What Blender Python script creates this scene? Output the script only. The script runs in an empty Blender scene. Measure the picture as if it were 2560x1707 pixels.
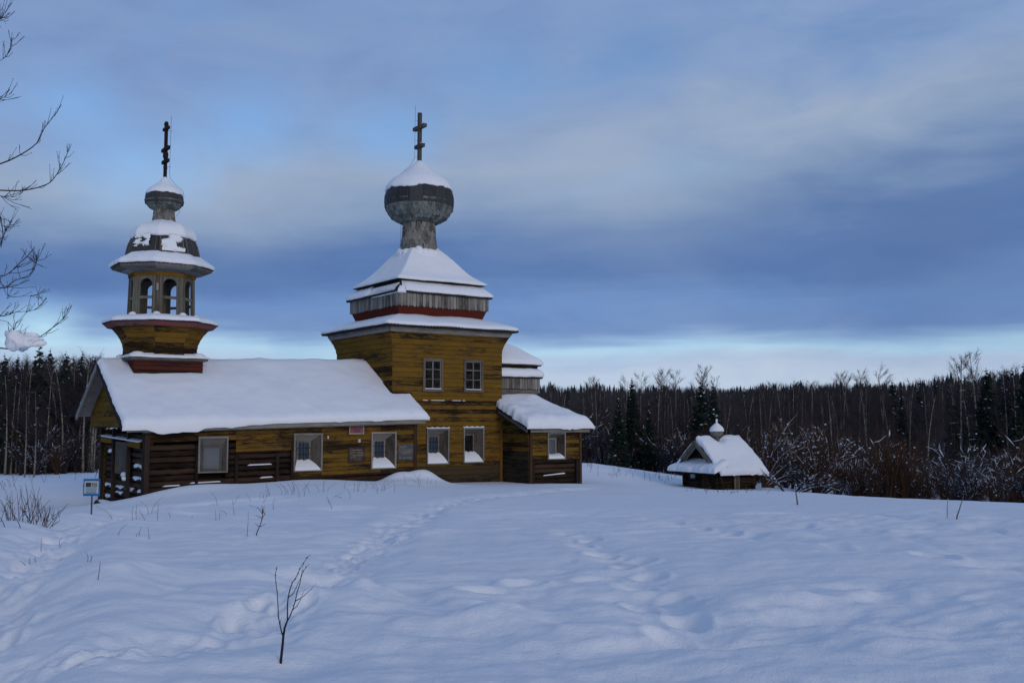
import bpy, math, random
import numpy as np
from mathutils import Vector, Matrix
R_ = math.radians
random.seed(7)
RNG = np.random.default_rng(11)
SC = bpy.context.scene
COL = SC.collection

# ------------------------------------------------------------------ camera
PITCH = math.atan(196.5 / 2489.0)
EYE = np.array([0.0, 0.0, 1.65])
cd = bpy.data.cameras.new('camera'); cam = bpy.data.objects.new('camera', cd); COL.objects.link(cam)
cd.sensor_width = 36.0; cd.lens = 35.0; cd.clip_start = 0.05; cd.clip_end = 9000
cam.location = EYE; cam.rotation_euler = (math.pi / 2 + PITCH, 0, 0)
SC.camera = cam

# ------------------------------------------------------------------ light
SUN_AZ = R_(150); SUN_EL = R_(15)          # behind the camera, a little to the right, low winter sun through cloud
sd = bpy.data.lights.new('sun', 'SUN'); sun = bpy.data.objects.new('sun', sd); COL.objects.link(sun)
sd.energy = 0.92; sd.angle = R_(18); sd.color = (1.0, 0.87, 0.71)
sdir = Vector((math.sin(SUN_AZ) * math.cos(SUN_EL), math.cos(SUN_AZ) * math.cos(SUN_EL), math.sin(SUN_EL)))
sun.rotation_euler = (-sdir).to_track_quat('-Z', 'Y').to_euler(); sun.location = (0, -10, 30)
SC.view_settings.view_transform = 'Standard'; SC.view_settings.look = 'None'
SC.view_settings.exposure = 0.0; SC.view_settings.gamma = 1.0; SC.view_settings.use_curve_mapping = False
SC.cycles.max_bounces = 5; SC.cycles.diffuse_bounces = 3; SC.cycles.glossy_bounces = 2
SC.cycles.transparent_max_bounces = 4
SC.cycles.use_denoising = True


class NT:
    """small helper for node trees"""
    def __init__(s, tree): s.t = tree; s.n = tree.nodes; s.l = tree.links
    def add(s, typ, **kw):
        nd = s.n.new(typ)
        for k, v in kw.items():
            if k in nd.inputs.keys() if isinstance(k, str) else False: nd.inputs[k].default_value = v
            else: setattr(nd, k, v)
        return nd
    def link(s, a, b): s.l.new(a, b)
    def math(s, op, a, b=None, c=None, clamp=False):
        nd = s.n.new('ShaderNodeMath'); nd.operation = op; nd.use_clamp = clamp
        for i, x in enumerate((a, b, c)):
            if x is None: continue
            if hasattr(x, 'is_linked') or hasattr(x, 'links'): s.l.new(x, nd.inputs[i])
            else: nd.inputs[i].default_value = x
        return nd.outputs[0]
    def noise(s, vec, scale, detail=4, rough=.55, dist=0.0):
        nd = s.n.new('ShaderNodeTexNoise'); nd.inputs['Scale'].default_value = scale
        nd.inputs['Detail'].default_value = detail; nd.inputs['Roughness'].default_value = rough
        nd.inputs['Distortion'].default_value = dist
        if vec is not None: s.l.new(vec, nd.inputs['Vector'])
        return nd.outputs['Fac']
    def mapping(s, vec, scale=(1, 1, 1), loc=(0, 0, 0)):
        nd = s.n.new('ShaderNodeMapping'); nd.inputs['Scale'].default_value = scale; nd.inputs['Location'].default_value = loc
        s.l.new(vec, nd.inputs['Vector']); return nd.outputs[0]
    def ramp(s, fac, stops, interp='LINEAR'):
        nd = s.n.new('ShaderNodeValToRGB'); cr = nd.color_ramp; cr.interpolation = interp
        while len(cr.elements) < len(stops): cr.elements.new(0.5)
        for e, (p, c) in zip(cr.elements, stops):
            e.position = p; e.color = tuple(c) + (1,) if len(c) == 3 else c
        s.l.new(fac, nd.inputs[0]); return nd.outputs[0]
    def mix(s, fac, a, b, mode='MIX'):
        nd = s.n.new('ShaderNodeMix'); nd.data_type = 'RGBA'; nd.blend_type = mode
        for sock, x in ((nd.inputs[0], fac), (nd.inputs[6], a), (nd.inputs[7], b)):
            if hasattr(x, 'links'): s.l.new(x, sock)
            elif isinstance(x, (int, float)): sock.default_value = x
            else: sock.default_value = tuple(x) + (1,) if len(x) == 3 else x
        return nd.outputs[2]


def lin(r, g, b):
    f = lambda c: (c / 255 / 12.92) if c / 255 <= .04045 else ((c / 255 + .055) / 1.055) ** 2.4
    return (f(r), f(g), f(b))

# ------------------------------------------------------------------ sky: clear Nishita air behind layered winter cloud
W = bpy.data.worlds.new('World'); SC.world = W; W.use_nodes = True
nt = NT(W.node_tree); W.node_tree.nodes.clear()
out = nt.add('ShaderNodeOutputWorld'); bg = nt.add('ShaderNodeBackground')
BG = 0.1; bg.inputs['Strength'].default_value = BG
nt.link(bg.outputs[0], out.inputs[0])
sky = nt.add('ShaderNodeTexSky'); sky.sky_type = 'NISHITA'; sky.sun_disc = False
sky.sun_elevation = SUN_EL; sky.sun_rotation = SUN_AZ; sky.altitude = 100; sky.air_density = 1.0; sky.dust_density = 0.6; sky.ozone_density = 1.6
tc = nt.add('ShaderNodeTexCoord'); sep = nt.add('ShaderNodeSeparateXYZ'); nt.link(tc.outputs['Generated'], sep.inputs[0])
sx, sy, sz = sep.outputs
el = nt.math('ARCSINE', nt.math('MINIMUM', nt.math('MAXIMUM', sz, -1.0), 1.0))            # elevation in radians
hor = nt.math('SQRT', nt.math('ADD', nt.math('MULTIPLY', sx, sx), nt.math('MULTIPLY', sy, sy)))
sinaz = nt.math('DIVIDE', sx, nt.math('MAXIMUM', hor, .02))
# cloud-layer coordinates: the direction flattened so that banks stretch sideways towards the horizon
gen = tc.outputs['Generated']
n0 = nt.noise(nt.mapping(gen, scale=(1.0, 1.0, 1.9), loc=(1.3, .2, 4.1)), 3.2, 3, .5, .25)
n1 = nt.noise(nt.mapping(gen, scale=(1.0, 1.0, 2.4), loc=(3.1, 1.7, .4)), 4.2, 6, .58, .45)
n2 = nt.noise(nt.mapping(gen, scale=(1.5, 1.5, 4.2), loc=(.4, 5.2, 2.3)), 5.0, 7, .6, .5)
n3 = nt.noise(nt.mapping(gen, scale=(1.5, 1.5, 21.0), loc=(7.4, 2.2, 1.3)), 2.6, 7, .62, .4)
tilt = nt.math('MULTIPLY', nt.math('MULTIPLY', sinaz, -.115), nt.math('MULTIPLY', nt.math('SUBTRACT', el, R_(5.5)), 9.0, clamp=True))
e2 = nt.math('ADD', el, tilt)
e2 = nt.math('ADD', e2, nt.math('MULTIPLY', nt.math('SUBTRACT', n0, .5), nt.math('MULTIPLY', el, .55)))
e2 = nt.math('ADD', e2, nt.math('MULTIPLY', nt.math('SUBTRACT', n1, .5), nt.math('MULTIPLY', el, .38)))
e2 = nt.math('ADD', e2, nt.math('MULTIPLY', nt.math('SUBTRACT', n3, .5), .030))
fac = nt.math('DIVIDE', e2, R_(60.0), clamp=True)
d = lambda deg: deg / 60.0
S = lambda *c: (lambda q: tuple((x * .87 + .13 * (.2126 * q[0] + .7152 * q[1] + .0722 * q[2])) * 1.07 / BG for x in q))(lin(*c))
cloud = nt.ramp(fac, [(d(0), S(178, 196, 218)), (d(2.6), S(176, 195, 220)), (d(3.3), S(168, 189, 218)), (d(4.1), S(166, 207, 233)),
                      (d(4.8), S(134, 171, 213)), (d(5.5), S(106, 141, 194)), (d(6.6), S(102, 141, 197)), (d(8.0), S(85, 121, 177)),
                      (d(9.8), S(88, 123, 177)), (d(11.8), S(122, 149, 187)), (d(14.2), S(141, 163, 194)), (d(17.0), S(126, 154, 198)),
                      (d(22.0), S(118, 149, 198)), (d(40.0), S(112, 141, 189)), (d(58), S(108, 136, 184))])
# shading inside the bank
shade = nt.ramp(n2, [(.28, (.86, .89, .94)), (.5, (1, 1, 1)), (.72, (1.13, 1.08, 1.02))])
cloud = nt.mix(1.0, cloud, shade, 'MULTIPLY')


def sky_patch(px, py, deg, flat=1.0):
    """soft patch of sky around the direction of an image point"""
    dx_ = (px - 1280) / 2489.0; dz_ = -(py - 853.5) / 2489.0; c_, s_ = math.cos(PITCH), math.sin(PITCH)
    v_ = Vector((dx_, c_ - dz_ * s_, s_ + dz_ * c_)).normalized()
    sb = nt.add('ShaderNodeVectorMath'); sb.operation = 'SUBTRACT'; nt.link(gen, sb.inputs[0]); sb.inputs[1].default_value = v_
    ml = nt.add('ShaderNodeVectorMath'); ml.operation = 'MULTIPLY'; nt.link(sb.outputs[0], ml.inputs[0]); ml.inputs[1].default_value = (1, 1, flat)
    ln = nt.add('ShaderNodeVectorMath'); ln.operation = 'LENGTH'; nt.link(ml.outputs[0], ln.inputs[0])
    r_ = nt.math('DIVIDE', nt.math('ADD', ln.outputs['Value'], nt.math('MULTIPLY', nt.math('SUBTRACT', n1, .5), R_(deg) * 1.5)), R_(deg))
    return nt.math('SUBTRACT', 1.0, nt.math('SMOOTH_MIN', r_, 1.0, .35), clamp=True)


# broad grey veil and a slate bank to the right
veil = nt.math('MULTIPLY', nt.math('ADD', sky_patch(1560, 420, 11, 1.9), sky_patch(560, 520, 7, 2.2)), .55, clamp=True)
cloud = nt.mix(veil, cloud, S(152, 170, 196))
slate = nt.math('MULTIPLY', sky_patch(2350, 640, 13, 1.8), .55, clamp=True)
cloud = nt.mix(slate, cloud, S(76, 108, 160))
# gaps of clear air, mostly high up
gap = nt.ramp(n1, [(.54, (0, 0, 0)), (.70, (1, 1, 1))])
hi = nt.math('MULTIPLY', nt.math('SUBTRACT', el, R_(10)), 6.0, clamp=True)
gapf = nt.math('MULTIPLY', nt.math('MULTIPLY', gap, hi), .55)
for px_, py_, dg in ((1260, 190, 5.0), (330, 400, 5.5), (1600, 130, 4.0), (620, 290, 4.5), (180, 250, 4.0), (110, 815, 2.6), (980, 330, 3.5)):
    gapf = nt.math('ADD', gapf, nt.math('MULTIPLY', sky_patch(px_, py_, dg, 1.6), .75), clamp=True)
skyc = nt.mix(1.0, sky.outputs[0], (.97, 1.15, 1.42), 'MULTIPLY')       # the camera's cool white balance
full = nt.mix(gapf, cloud, skyc)
nt.link(full, bg.inputs['Color'])

# ------------------------------------------------------------------ materials
MATS = {}
CHURCH_REF = bpy.data.objects.new('wooden_church', None); COL.objects.link(CHURCH_REF)
CH_YAW = R_(34.5); CH_POS = (-4.8138, 40.0); CH_Z = -1.6
CHURCH_REF.location = (CH_POS[0], CH_POS[1], CH_Z); CHURCH_REF.rotation_euler = (0, 0, CH_YAW)


def base_mat(name, rough=.8, spec=.25):
    m = bpy.data.materials.new(name); m.use_nodes = True
    t = NT(m.node_tree); b = m.node_tree.nodes['Principled BSDF']
    b.inputs['Roughness'].default_value = rough
    b.inputs['Specular IOR Level'].default_value = spec
    MATS[name] = m
    return m, t, b


def coords(t, ref=None, kind='Object'):
    c = t.add('ShaderNodeTexCoord')
    if ref is not None: c.object = ref
    return c.outputs[kind]


def bump(t, b, h, strength=.4, dist=.02):
    n = t.add('ShaderNodeBump'); n.inputs['Strength'].default_value = strength; n.inputs['Distance'].default_value = dist
    t.link(h, n.inputs['Height']); t.link(n.outputs[0], b.inputs['Normal'])


def painted_wood(name, paint, paint2, bare, dark, grain=(1.1, 1.1, 11.0), ref=CHURCH_REF):
    """old paint worn to grey wood; the object's colour red channel says how worn the board is"""
    m, t, b = base_mat(name, .92, .04)
    co = coords(t, ref)
    oi = t.add('ShaderNodeObjectInfo'); so = t.add('ShaderNodeSeparateColor'); t.link(oi.outputs['Color'], so.inputs[0])
    wear = so.outputs[0]; rnd = oi.outputs['Random']
    cx_ = t.add('ShaderNodeCombineXYZ')                                  # every board has its own history
    for k_, f_ in enumerate((9.0, 7.0, 13.0)): t.link(t.math('MULTIPLY', rnd, f_), cx_.inputs[k_])
    va = t.add('ShaderNodeVectorMath'); t.link(co, va.inputs[0]); t.link(cx_.outputs[0], va.inputs[1])
    co0 = co; co = va.outputs[0]
    st = t.noise(t.mapping(co, grain), 1.5, 8, .7, .5)
    st2 = t.noise(t.mapping(co, (grain[0] * 3.1, grain[1] * 3.1, grain[2] * 3.0), (3.3, 1.7, 9.2)), 1.4, 6, .7, .4)
    big = t.noise(t.mapping(co0, (.45, .45, 1.3)), 1.0, 4, .6)
    mid = t.noise(t.mapping(co, (1.3, 1.3, 3.2), (7, 2, 4)), 1.2, 5, .65)
    fine = t.noise(t.mapping(co, (5, 5, 70)), 1.0, 4, .6)
    v = t.math('ADD', t.math('ADD', t.math('MULTIPLY', st, .95), t.math('MULTIPLY', st2, .45)), t.math('MULTIPLY', t.math('SUBTRACT', big, .5), .7))
    v = t.math('ADD', t.math('SUBTRACT', v, .155), t.math('MULTIPLY', t.math('SUBTRACT', wear, .5), .62))
    v = t.math('ADD', v, t.math('MULTIPLY', t.math('SUBTRACT', rnd, .5), .16))
    pc = t.mix(rnd, paint, paint2)
    pc = t.mix(t.ramp(mid, [(.28, (0, 0, 0)), (.62, (1, 1, 1))]), pc, tuple(x * .50 + y_ * .32 for x, y_ in zip(paint, bare)))
    pc = t.mix(t.math('MULTIPLY', fine, .55), pc, tuple(x * .5 for x in paint))
    wc = t.mix(t.ramp(fine, [(.3, (0, 0, 0)), (.7, (1, 1, 1))]), dark, bare)
    wc = t.mix(t.math('MULTIPLY', mid, .7), wc, tuple((x + y_) * .45 for x, y_ in zip(paint, dark)))
    msk = t.ramp(v, [(.44, (0, 0, 0)), (.52, (.25, .25, .25)), (.60, (1, 1, 1))])
    c = t.mix(msk, pc, wc)
    blk = t.ramp(v, [(.60, (0, 0, 0)), (.70, (1, 1, 1))])
    c = t.mix(t.math('MULTIPLY', blk, .85), c, dark)
    t.link(c, b.inputs['Base Color'])
    bump(t, b, t.math('ADD', fine, st), .5, .012)
    return m


def wood(name, a, c2, grain=(1.5, 1.5, 20.0), ref=CHURCH_REF, rough=.9, bumpd=.012):
    m, t, b = base_mat(name, rough, .12)
    co = coords(t, ref)
    st = t.noise(t.mapping(co, grain), 1.3, 6, .65, .3)
    big = t.noise(co, 1.3, 4, .6)
    oi = t.add('ShaderNodeObjectInfo')
    f = t.math('ADD', t.math('ADD', t.math('MULTIPLY', st, .9), t.math('MULTIPLY', big, .5)), t.math('MULTIPLY', oi.outputs['Random'], .45))
    f = t.math('SUBTRACT', f, .42)
    t.link(t.ramp(f, [(.2, a), (.75, c2)]), b.inputs['Base Color'])
    bump(t, b, st, .5, bumpd)
    return m


painted_wood('yellow_paint', (.245, .127, .017), (.190, .103, .018), (.092, .066, .038), (.016, .010, .006))
painted_wood('red_paint', (.135, .02, .012), (.11, .018, .012), (.09, .065, .05), (.02, .012, .01))
painted_wood('pink_paint', (.25, .06, .06), (.21, .055, .05), (.22, .19, .16), (.05, .03, .03))
painted_wood('bare_siding', (.085, .058, .030), (.065, .048, .030), (.075, .062, .045), (.014, .010, .008))
wood('grey_board', (.08, .072, .064), (.26, .245, .225))
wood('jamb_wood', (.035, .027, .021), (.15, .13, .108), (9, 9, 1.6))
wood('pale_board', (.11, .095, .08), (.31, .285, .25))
wood('upright_grey', (.05, .038, .028), (.30, .28, .25), (9, 9, 1.2))
wood('post_grey', (.07, .06, .045), (.19, .175, .14), (9, 9, 1.2))
wood('dark_log', (.006, .004, .0035), (.060, .036, .023), (1.0, 1.0, 11))
wood('dark_post', (.012, .009, .008), (.045, .032, .024), (9, 9, 1.2))
wood('rust_trim', (.014, .009, .007), (.085, .042, .024), (3, 3, 14))
wood('shingle_grey', (.06, .055, .048), (.25, .235, .205), (9, 9, 3))
wood('shingle_green', (.055, .062, .055), (.21, .22, .20), (9, 9, 3))
wood('dome_black', (.030, .030, .031), (.060, .060, .062), (12, 12, 1.0), rough=.6)
wood('brown_flash', (.02, .011, .01), (.035, .02, .018))
wood('roof_sheet', (.018, .017, .018), (.045, .043, .043))
wood('cross_wood', (.035, .03, .025), (.11, .10, .085), (12, 12, 1.5))
wood('cross_red', (.012, .009, .009), (.04, .016, .013), (12, 12, 1.5))
wood('void', (.008, .006, .005), (.02, .015, .012))
wood('brown_frame', (.05, .03, .022), (.20, .165, .135))


def plain(name, col, rough=.7, spec=.3, nscale=6.0, var=.35, kind='Object'):
    m, t, b = base_mat(name, rough, spec)
    n = t.noise(coords(t, None, kind), nscale, 4, .6)
    t.link(t.ramp(n, [(.3, tuple(x * (1 - var) for x in col)), (.7, tuple(min(1, x * (1 + var)) for x in col))]), b.inputs['Base Color'])
    return m


m, t, b = base_mat('glass', .12, .5)
b.inputs['Base Color'].default_value = (.035, .05, .075, 1)
m, t, b = base_mat('dark_glass', .4, .02)
n = t.noise(coords(t, CHURCH_REF), 6, 3); t.link(t.ramp(n, [(.35, (.006, .006, .006)), (.7, (.03, .028, .025))]), b.inputs['Base Color'])
plain('film', (.11, .12, .135), .35, .4, 1.5, .2)
plain('iron', (.012, .011, .011), .5, .4)
plain('wire', (.02, .02, .022), .5, .4)
plain('lattice', (.10, .095, .085), .8, .2)
plain('twig', (.035, .025, .022), .85, .1, 3)
plain('sapling_bark', (.020, .015, .013), .7, .25, 9)
plain('stalk', (.085, .055, .042), .85, .1, 5)
plain('stake_wood', (.14, .115, .10), .85, .1, 5)
plain('spruce_green', (.020, .033, .025), .85, .1, 2, .55)
plain('far_spruce', (.022, .033, .034), .9, .05, .2, .5)
plain('far_twig', (.047, .043, .049), .9, .05, .2, .4)
plain('thicket', (.050, .041, .042), .9, .05, .3, .45)
plain('birch_twig', (.048, .039, .042), .9, .05, .6, .4)
plain('willow_twig', (.072, .040, .026), .9, .05, .6, .4)
plain('sign_blue', (.006, .12, .30), .4, .4, 6, .12)
plain('sign_white', (.42, .47, .48), .5, .3, 6, .08)
plain('sign_photo_dark', (.035, .03, .04), .5, .3, 40, .8)
plain('sign_photo_pale', (.22, .19, .17), .5, .3, 40, .6)
plain('sign_text', (.16, .24, .30), .5, .3, 60, .3)
plain('plaque_pink', (.20, .065, .085), .5, .35, 5, .15)
plain('plaque_ink', (.055, .014, .018), .6, .2)
plain('pale_paint', (.42, .38, .34), .7, .2, 9, .3)
plain('plaque_wood', (.055, .042, .034), .9, .1, 9, .5)
plain('plaque_slate', (.075, .08, .088), .7, .25, 7, .45)
plain('old_letters', (.27, .22, .16), .9, .1, 25, .5)
plain('white_plastic', (.5, .5, .5), .5, .3, 3, .1)
plain('steel_post', (.025, .035, .045), .5, .4)
m, t, b = base_mat('birch_bark', .8, .15)
co = coords(t)
bandn = t.noise(t.mapping(co, (3, 3, 9)), 1.4, 4, .7)
up = t.add('ShaderNodeSeparateXYZ'); t.link(co, up.inputs[0])
c = t.ramp(bandn, [(.38, (.03, .024, .02)), (.5, (.25, .215, .165)), (.75, (.36, .31, .25))])
t.link(c, b.inputs['Base Color'])


def snow_mat(name, scale, s2, bd):
    m, t, b = base_mat(name, .75, .2)
    geo = t.add('ShaderNodeNewGeometry')
    p = geo.outputs['Position']
    n = t.noise(p, scale, 5, .62); nn = t.noise(p, s2, 3, .6)
    big = t.noise(p, .35, 3, .5)
    c = t.ramp(big, [(.3, (.83, .835, .85)), (.7, (.865, .87, .88))])
    t.link(c, b.inputs['Base Color'])
    bump(t, b, t.math('ADD', t.math('MULTIPLY', n, 1.0), t.math('MULTIPLY', nn, .4)), .75, bd)
    return m


snow_mat('snow', 7.0, 55.0, .028)
snow_mat('roof_snow', 3.0, 26.0, .022)
plain('twig_snow', (.74, .78, .84), .85, .1, 3, .06)


# ------------------------------------------------------------------ mesh helpers
class MB:
    def __init__(s): s.v = []; s.f = []; s.mi = []
    def quad(s, a, b, c, d, mi=0):
        n = len(s.v); s.v += [a, b, c, d]; s.f.append((n, n + 1, n + 2, n + 3)); s.mi.append(mi)
    def tri(s, a, b, c, mi=0):
        n = len(s.v); s.v += [a, b, c]; s.f.append((n, n + 1, n + 2)); s.mi.append(mi)
    def hexa(s, p, mi=0):
        """p: 8 corners, bottom four then top four in the same order"""
        n = len(s.v); s.v += [tuple(x) for x in p]
        for q in ((0, 3, 2, 1), (4, 5, 6, 7), (0, 1, 5, 4), (1, 2, 6, 5), (2, 3, 7, 6), (3, 0, 4, 7)):
            s.f.append(tuple(n + i for i in q)); s.mi.append(mi)
    def box(s, x0, x1, y0, y1, z0, z1, mi=0):
        s.hexa([(x0, y0, z0), (x1, y0, z0), (x1, y1, z0), (x0, y1, z0), (x0, y0, z1), (x1, y0, z1), (x1, y1, z1), (x0, y1, z1)], mi)
    def beam(s, a, b, w, h, upv=(0, 0, 1), mi=0):
        a = Vector(a); b = Vector(b); d = (b - a).normalized(); u = Vector(upv)
        r = d.cross(u); r = r.normalized() if r.length > 1e-4 else Vector((1, 0, 0)); u = r.cross(d).normalized()
        r *= w / 2; u *= h / 2
        s.hexa([a - r - u, a + r - u, b + r - u, b - r - u, a - r + u, a + r + u, b + r + u, b - r + u], mi)
    def tube(s, pts, rad, sides=6, mi=0, cap=True):
        pts = [Vector(p) for p in pts]; n0 = len(s.v); k = len(pts)
        ref = Vector((0, 0, 1))
        d0 = (pts[-1] - pts[0])
        if d0.length > 0 and abs(d0.normalized().z) > .8: ref = Vector((1, 0, 0))
        for i, p in enumerate(pts):
            d = pts[min(i + 1, k - 1)] - pts[max(i - 1, 0)]
            d = d.normalized() if d.length > 1e-6 else Vector((0, 0, 1))
            a = d.cross(ref); a = a.normalized() if a.length > 1e-5 else Vector((1, 0, 0)); b = d.cross(a)
            r = rad[i] if hasattr(rad, '__len__') else rad
            for j in range(sides):
                th = 2 * math.pi * j / sides
                s.v.append(tuple(p + a * (math.cos(th) * r) + b * (math.sin(th) * r)))
        for i in range(k - 1):
            for j in range(sides):
                j2 = (j + 1) % sides
                s.f.append((n0 + i * sides + j, n0 + i * sides + j2, n0 + (i + 1) * sides + j2, n0 + (i + 1) * sides + j)); s.mi.append(mi)
        if cap:
            s.f.append(tuple(n0 + j for j in range(sides))[::-1]); s.mi.append(mi)
            s.f.append(tuple(n0 + (k - 1) * sides + j for j in range(sides))); s.mi.append(mi)
    def loft(s, rings, close_bottom=False, close_top=True, mi=0):
        n0 = len(s.v); m = len(rings[0])
        for r in rings: s.v += [tuple(p) for p in r]
        for i in range(len(rings) - 1):
            for j in range(m):
                j2 = (j + 1) % m
                s.f.append((n0 + i * m + j, n0 + i * m + j2, n0 + (i + 1) * m + j2, n0 + (i + 1) * m + j)); s.mi.append(mi)
        if close_bottom: s.f.append(tuple(n0 + j for j in range(m))[::-1]); s.mi.append(mi)
        if close_top: s.f.append(tuple(n0 + (len(rings) - 1) * m + j for j in range(m))); s.mi.append(mi)
    def blob(s, c, rx, ry, rz, nu=6, nv=4, jit=.15, mi=0):
        rings = []
        for i in range(nv + 1):
            ph = -math.pi / 2 + math.pi * (i + .001) / (nv + .002)
            rings.append([(c[0] + rx * math.cos(ph) * math.cos(2 * math.pi * j / nu) * (1 + random.uniform(-jit, jit)),
                           c[1] + ry * math.cos(ph) * math.sin(2 * math.pi * j / nu) * (1 + random.uniform(-jit, jit)),
                           c[2] + rz * math.sin(ph)) for j in range(nu)])
        s.loft(rings, True, True, mi)
    def build(s, name, mat, parent=None, smooth=False, off=(0, 0, 0), color=None):
        me = bpy.data.meshes.new(name)
        v = s.v
        if off != (0, 0, 0): v = [(a[0] + off[0], a[1] + off[1], a[2] + off[2]) for a in v]
        me.from_pydata(v, [], s.f)
        mats = mat if isinstance(mat, (list, tuple)) else [mat]
        for q in mats: me.materials.append(MATS[q])
        if len(mats) > 1: me.polygons.foreach_set('material_index', s.mi)
        if smooth: me.polygons.foreach_set('use_smooth', [True] * len(me.polygons))
        me.update()
        o = bpy.data.objects.new(name, me); COL.objects.link(o)
        if parent is not None: o.parent = parent
        if color is not None: o.color = color
        return o


def tag(o, label=None, cat=None, group=None, kind=None):
    if label: o['label'] = label
    if cat: o['category'] = cat
    if group: o['group'] = group
    if kind: o['kind'] = kind
    return o


def empty(name, loc, rz=0.0, parent=None):
    o = bpy.data.objects.new(name, None); COL.objects.link(o); o.location = loc; o.rotation_euler = (0, 0, rz); o.parent = parent
    o.empty_display_size = .3
    return o


def copy_tree(src, loc=None, rz=None, scale=None):
    r = src.copy(); COL.objects.link(r)
    if loc is not None: r.location = loc
    if rz is not None: r.rotation_euler = (0, 0, rz)
    if scale is not None: r.scale = scale
    for ch in src.children:
        c = ch.copy(); COL.objects.link(c); c.parent = r
    return r


# value noise in numpy
def _hash(ix, iy, seed):
    h = (ix.astype(np.int64) * 374761393 + iy.astype(np.int64) * 668265263 + seed * 974634777) & 0xFFFFFFFF
    h = ((h ^ (h >> 13)) * 1274126177) & 0xFFFFFFFF
    return ((h ^ (h >> 16)) & 0xFFFF) / 65535.0


def vnoise(x, y, seed=0):
    x = np.asarray(x, float); y = np.asarray(y, float)
    ix = np.floor(x); iy = np.floor(y); fx = x - ix; fy = y - iy
    fx = fx * fx * fx * (fx * (fx * 6 - 15) + 10); fy = fy * fy * fy * (fy * (fy * 6 - 15) + 10)
    a = _hash(ix, iy, seed); b = _hash(ix + 1, iy, seed); c = _hash(ix, iy + 1, seed); d_ = _hash(ix + 1, iy + 1, seed)
    return (a * (1 - fx) + b * fx) * (1 - fy) + (c * (1 - fx) + d_ * fx) * fy - .5


def fbm(x, y, seed=0, oct=3, gain=.5):
    s = 0; a = 1.0
    for k in range(oct):
        s = s + a * vnoise(x * 2 ** k + 17.3 * k, y * 2 ** k + 9.1 * k, seed + k); a *= gain
    return s


# ------------------------------------------------------------------ the ground
def ray(px, py):
    dx = (px - 1280) / 2489.0; dz = -(py - 853.5) / 2489.0
    c, s = math.cos(PITCH), math.sin(PITCH)
    return np.array([dx, c - dz * s, s + dz * c])


def at(px, py, D):
    r = ray(px, py); return EYE + r * (D / r[1])


CU = np.array([math.cos(CH_YAW), math.sin(CH_YAW)]); CV = np.array([-math.sin(CH_YAW), math.cos(CH_YAW)])


def chw(X, Y):
    return np.array(CH_POS) + CU * X + CV * Y


CTRL = [at(*q) for q in (
    (0, 1707, 6.1), (640, 1707, 6.15), (1280, 1707, 6.2), (1920, 1707, 6.2), (2560, 1707, 6.1),
    (0, 1500, 9.2), (1280, 1500, 9.35), (2560, 1500, 9.2), (-600, 1500, 9.2), (3200, 1500, 9.2),
    (0, 1400, 12.6), (640, 1400, 12.7), (1280, 1400, 12.9), (2560, 1400, 12.4),
    (100, 1320, 17.2), (700, 1320, 17.6), (1280, 1320, 17.6), (2560, 1325, 16.4),
    (227, 1283, 29.5), (60, 1283, 28), (700, 1280, 22.3), (700, 1240, 28.0), (1150, 1232, 32.5), (1400, 1225, 37), (1280, 1260, 25.5),
    (1700, 1222, 44), (1797, 1225, 49.3), (1700, 1217, 51.8), (1893, 1219, 51.6), (2000, 1230, 42), (2150, 1241, 36.5), (2350, 1250, 31.2),
    (2560, 1259, 27.4), (2560, 1290, 21), (2000, 1280, 24), (1600, 1260, 28), (2900, 1275, 25),
    (1500, 1163, 58), (1600, 1174, 60), (1690, 1192, 58), (100, 1228, 42), (0, 1196, 55), (150, 1190, 58), (230, 1184, 60), (0, 1186, 63), (-500, 1196, 55))]
for X, Y, z in ((-9.7, -1.3, -.82), (-9.95, 2.0, -1.42), (-9.95, 5.5, -1.52), (-5, -1.3, -.58), (-1, -1.3, -.75), (1.5, -.3, -.9), (5.2, -.3, -.97),
                (5.3, -2.3, -.96), (8.1, -2.3, -1.06), (10, 0, -1.1), (0, 8, -1), (-9, 8.5, -1.2), (-12, 8, -1.3)):
    p = chw(X, Y); CTRL.append(np.array([p[0], p[1], z]))
for p in ((0, 0, .02), (-7, 0, .1), (7, 0, .05), (0, -25, .4), (-45, -20, .6), (45, -20, .2), (-45, 20, .2), (45, 15, -.4),
          (23, 46, -2.9), (32, 60, -2.5), (52, 100, -1.6), (15, 47, -2.2), (19, 62, -2.5), (13, 70, -2.3), (6, 72, -1.8), (0, 100, -.6), (-55, 105, -1.0), (-20, 75, -1.9), (-40, 62, -1.7)):
    CTRL.append(np.array(p, float))
CTRL = np.array(CTRL)
_n = len(CTRL)


def _tps(r2): return np.where(r2 > 1e-9, .5 * r2 * np.log(r2 + 1e-12), 0)


_d2 = ((CTRL[:, None, :2] - CTRL[None, :, :2]) ** 2).sum(-1)
_A = np.zeros((_n + 3, _n + 3)); _A[:_n, :_n] = _tps(_d2) + np.eye(_n) * .8
_A[:_n, _n] = 1; _A[:_n, _n + 1:] = CTRL[:, :2]; _A[_n, :_n] = 1; _A[_n + 1:, :_n] = CTRL[:, :2].T
_w = np.linalg.solve(_A, np.concatenate([CTRL[:, 2], [0, 0, 0]]))


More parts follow.
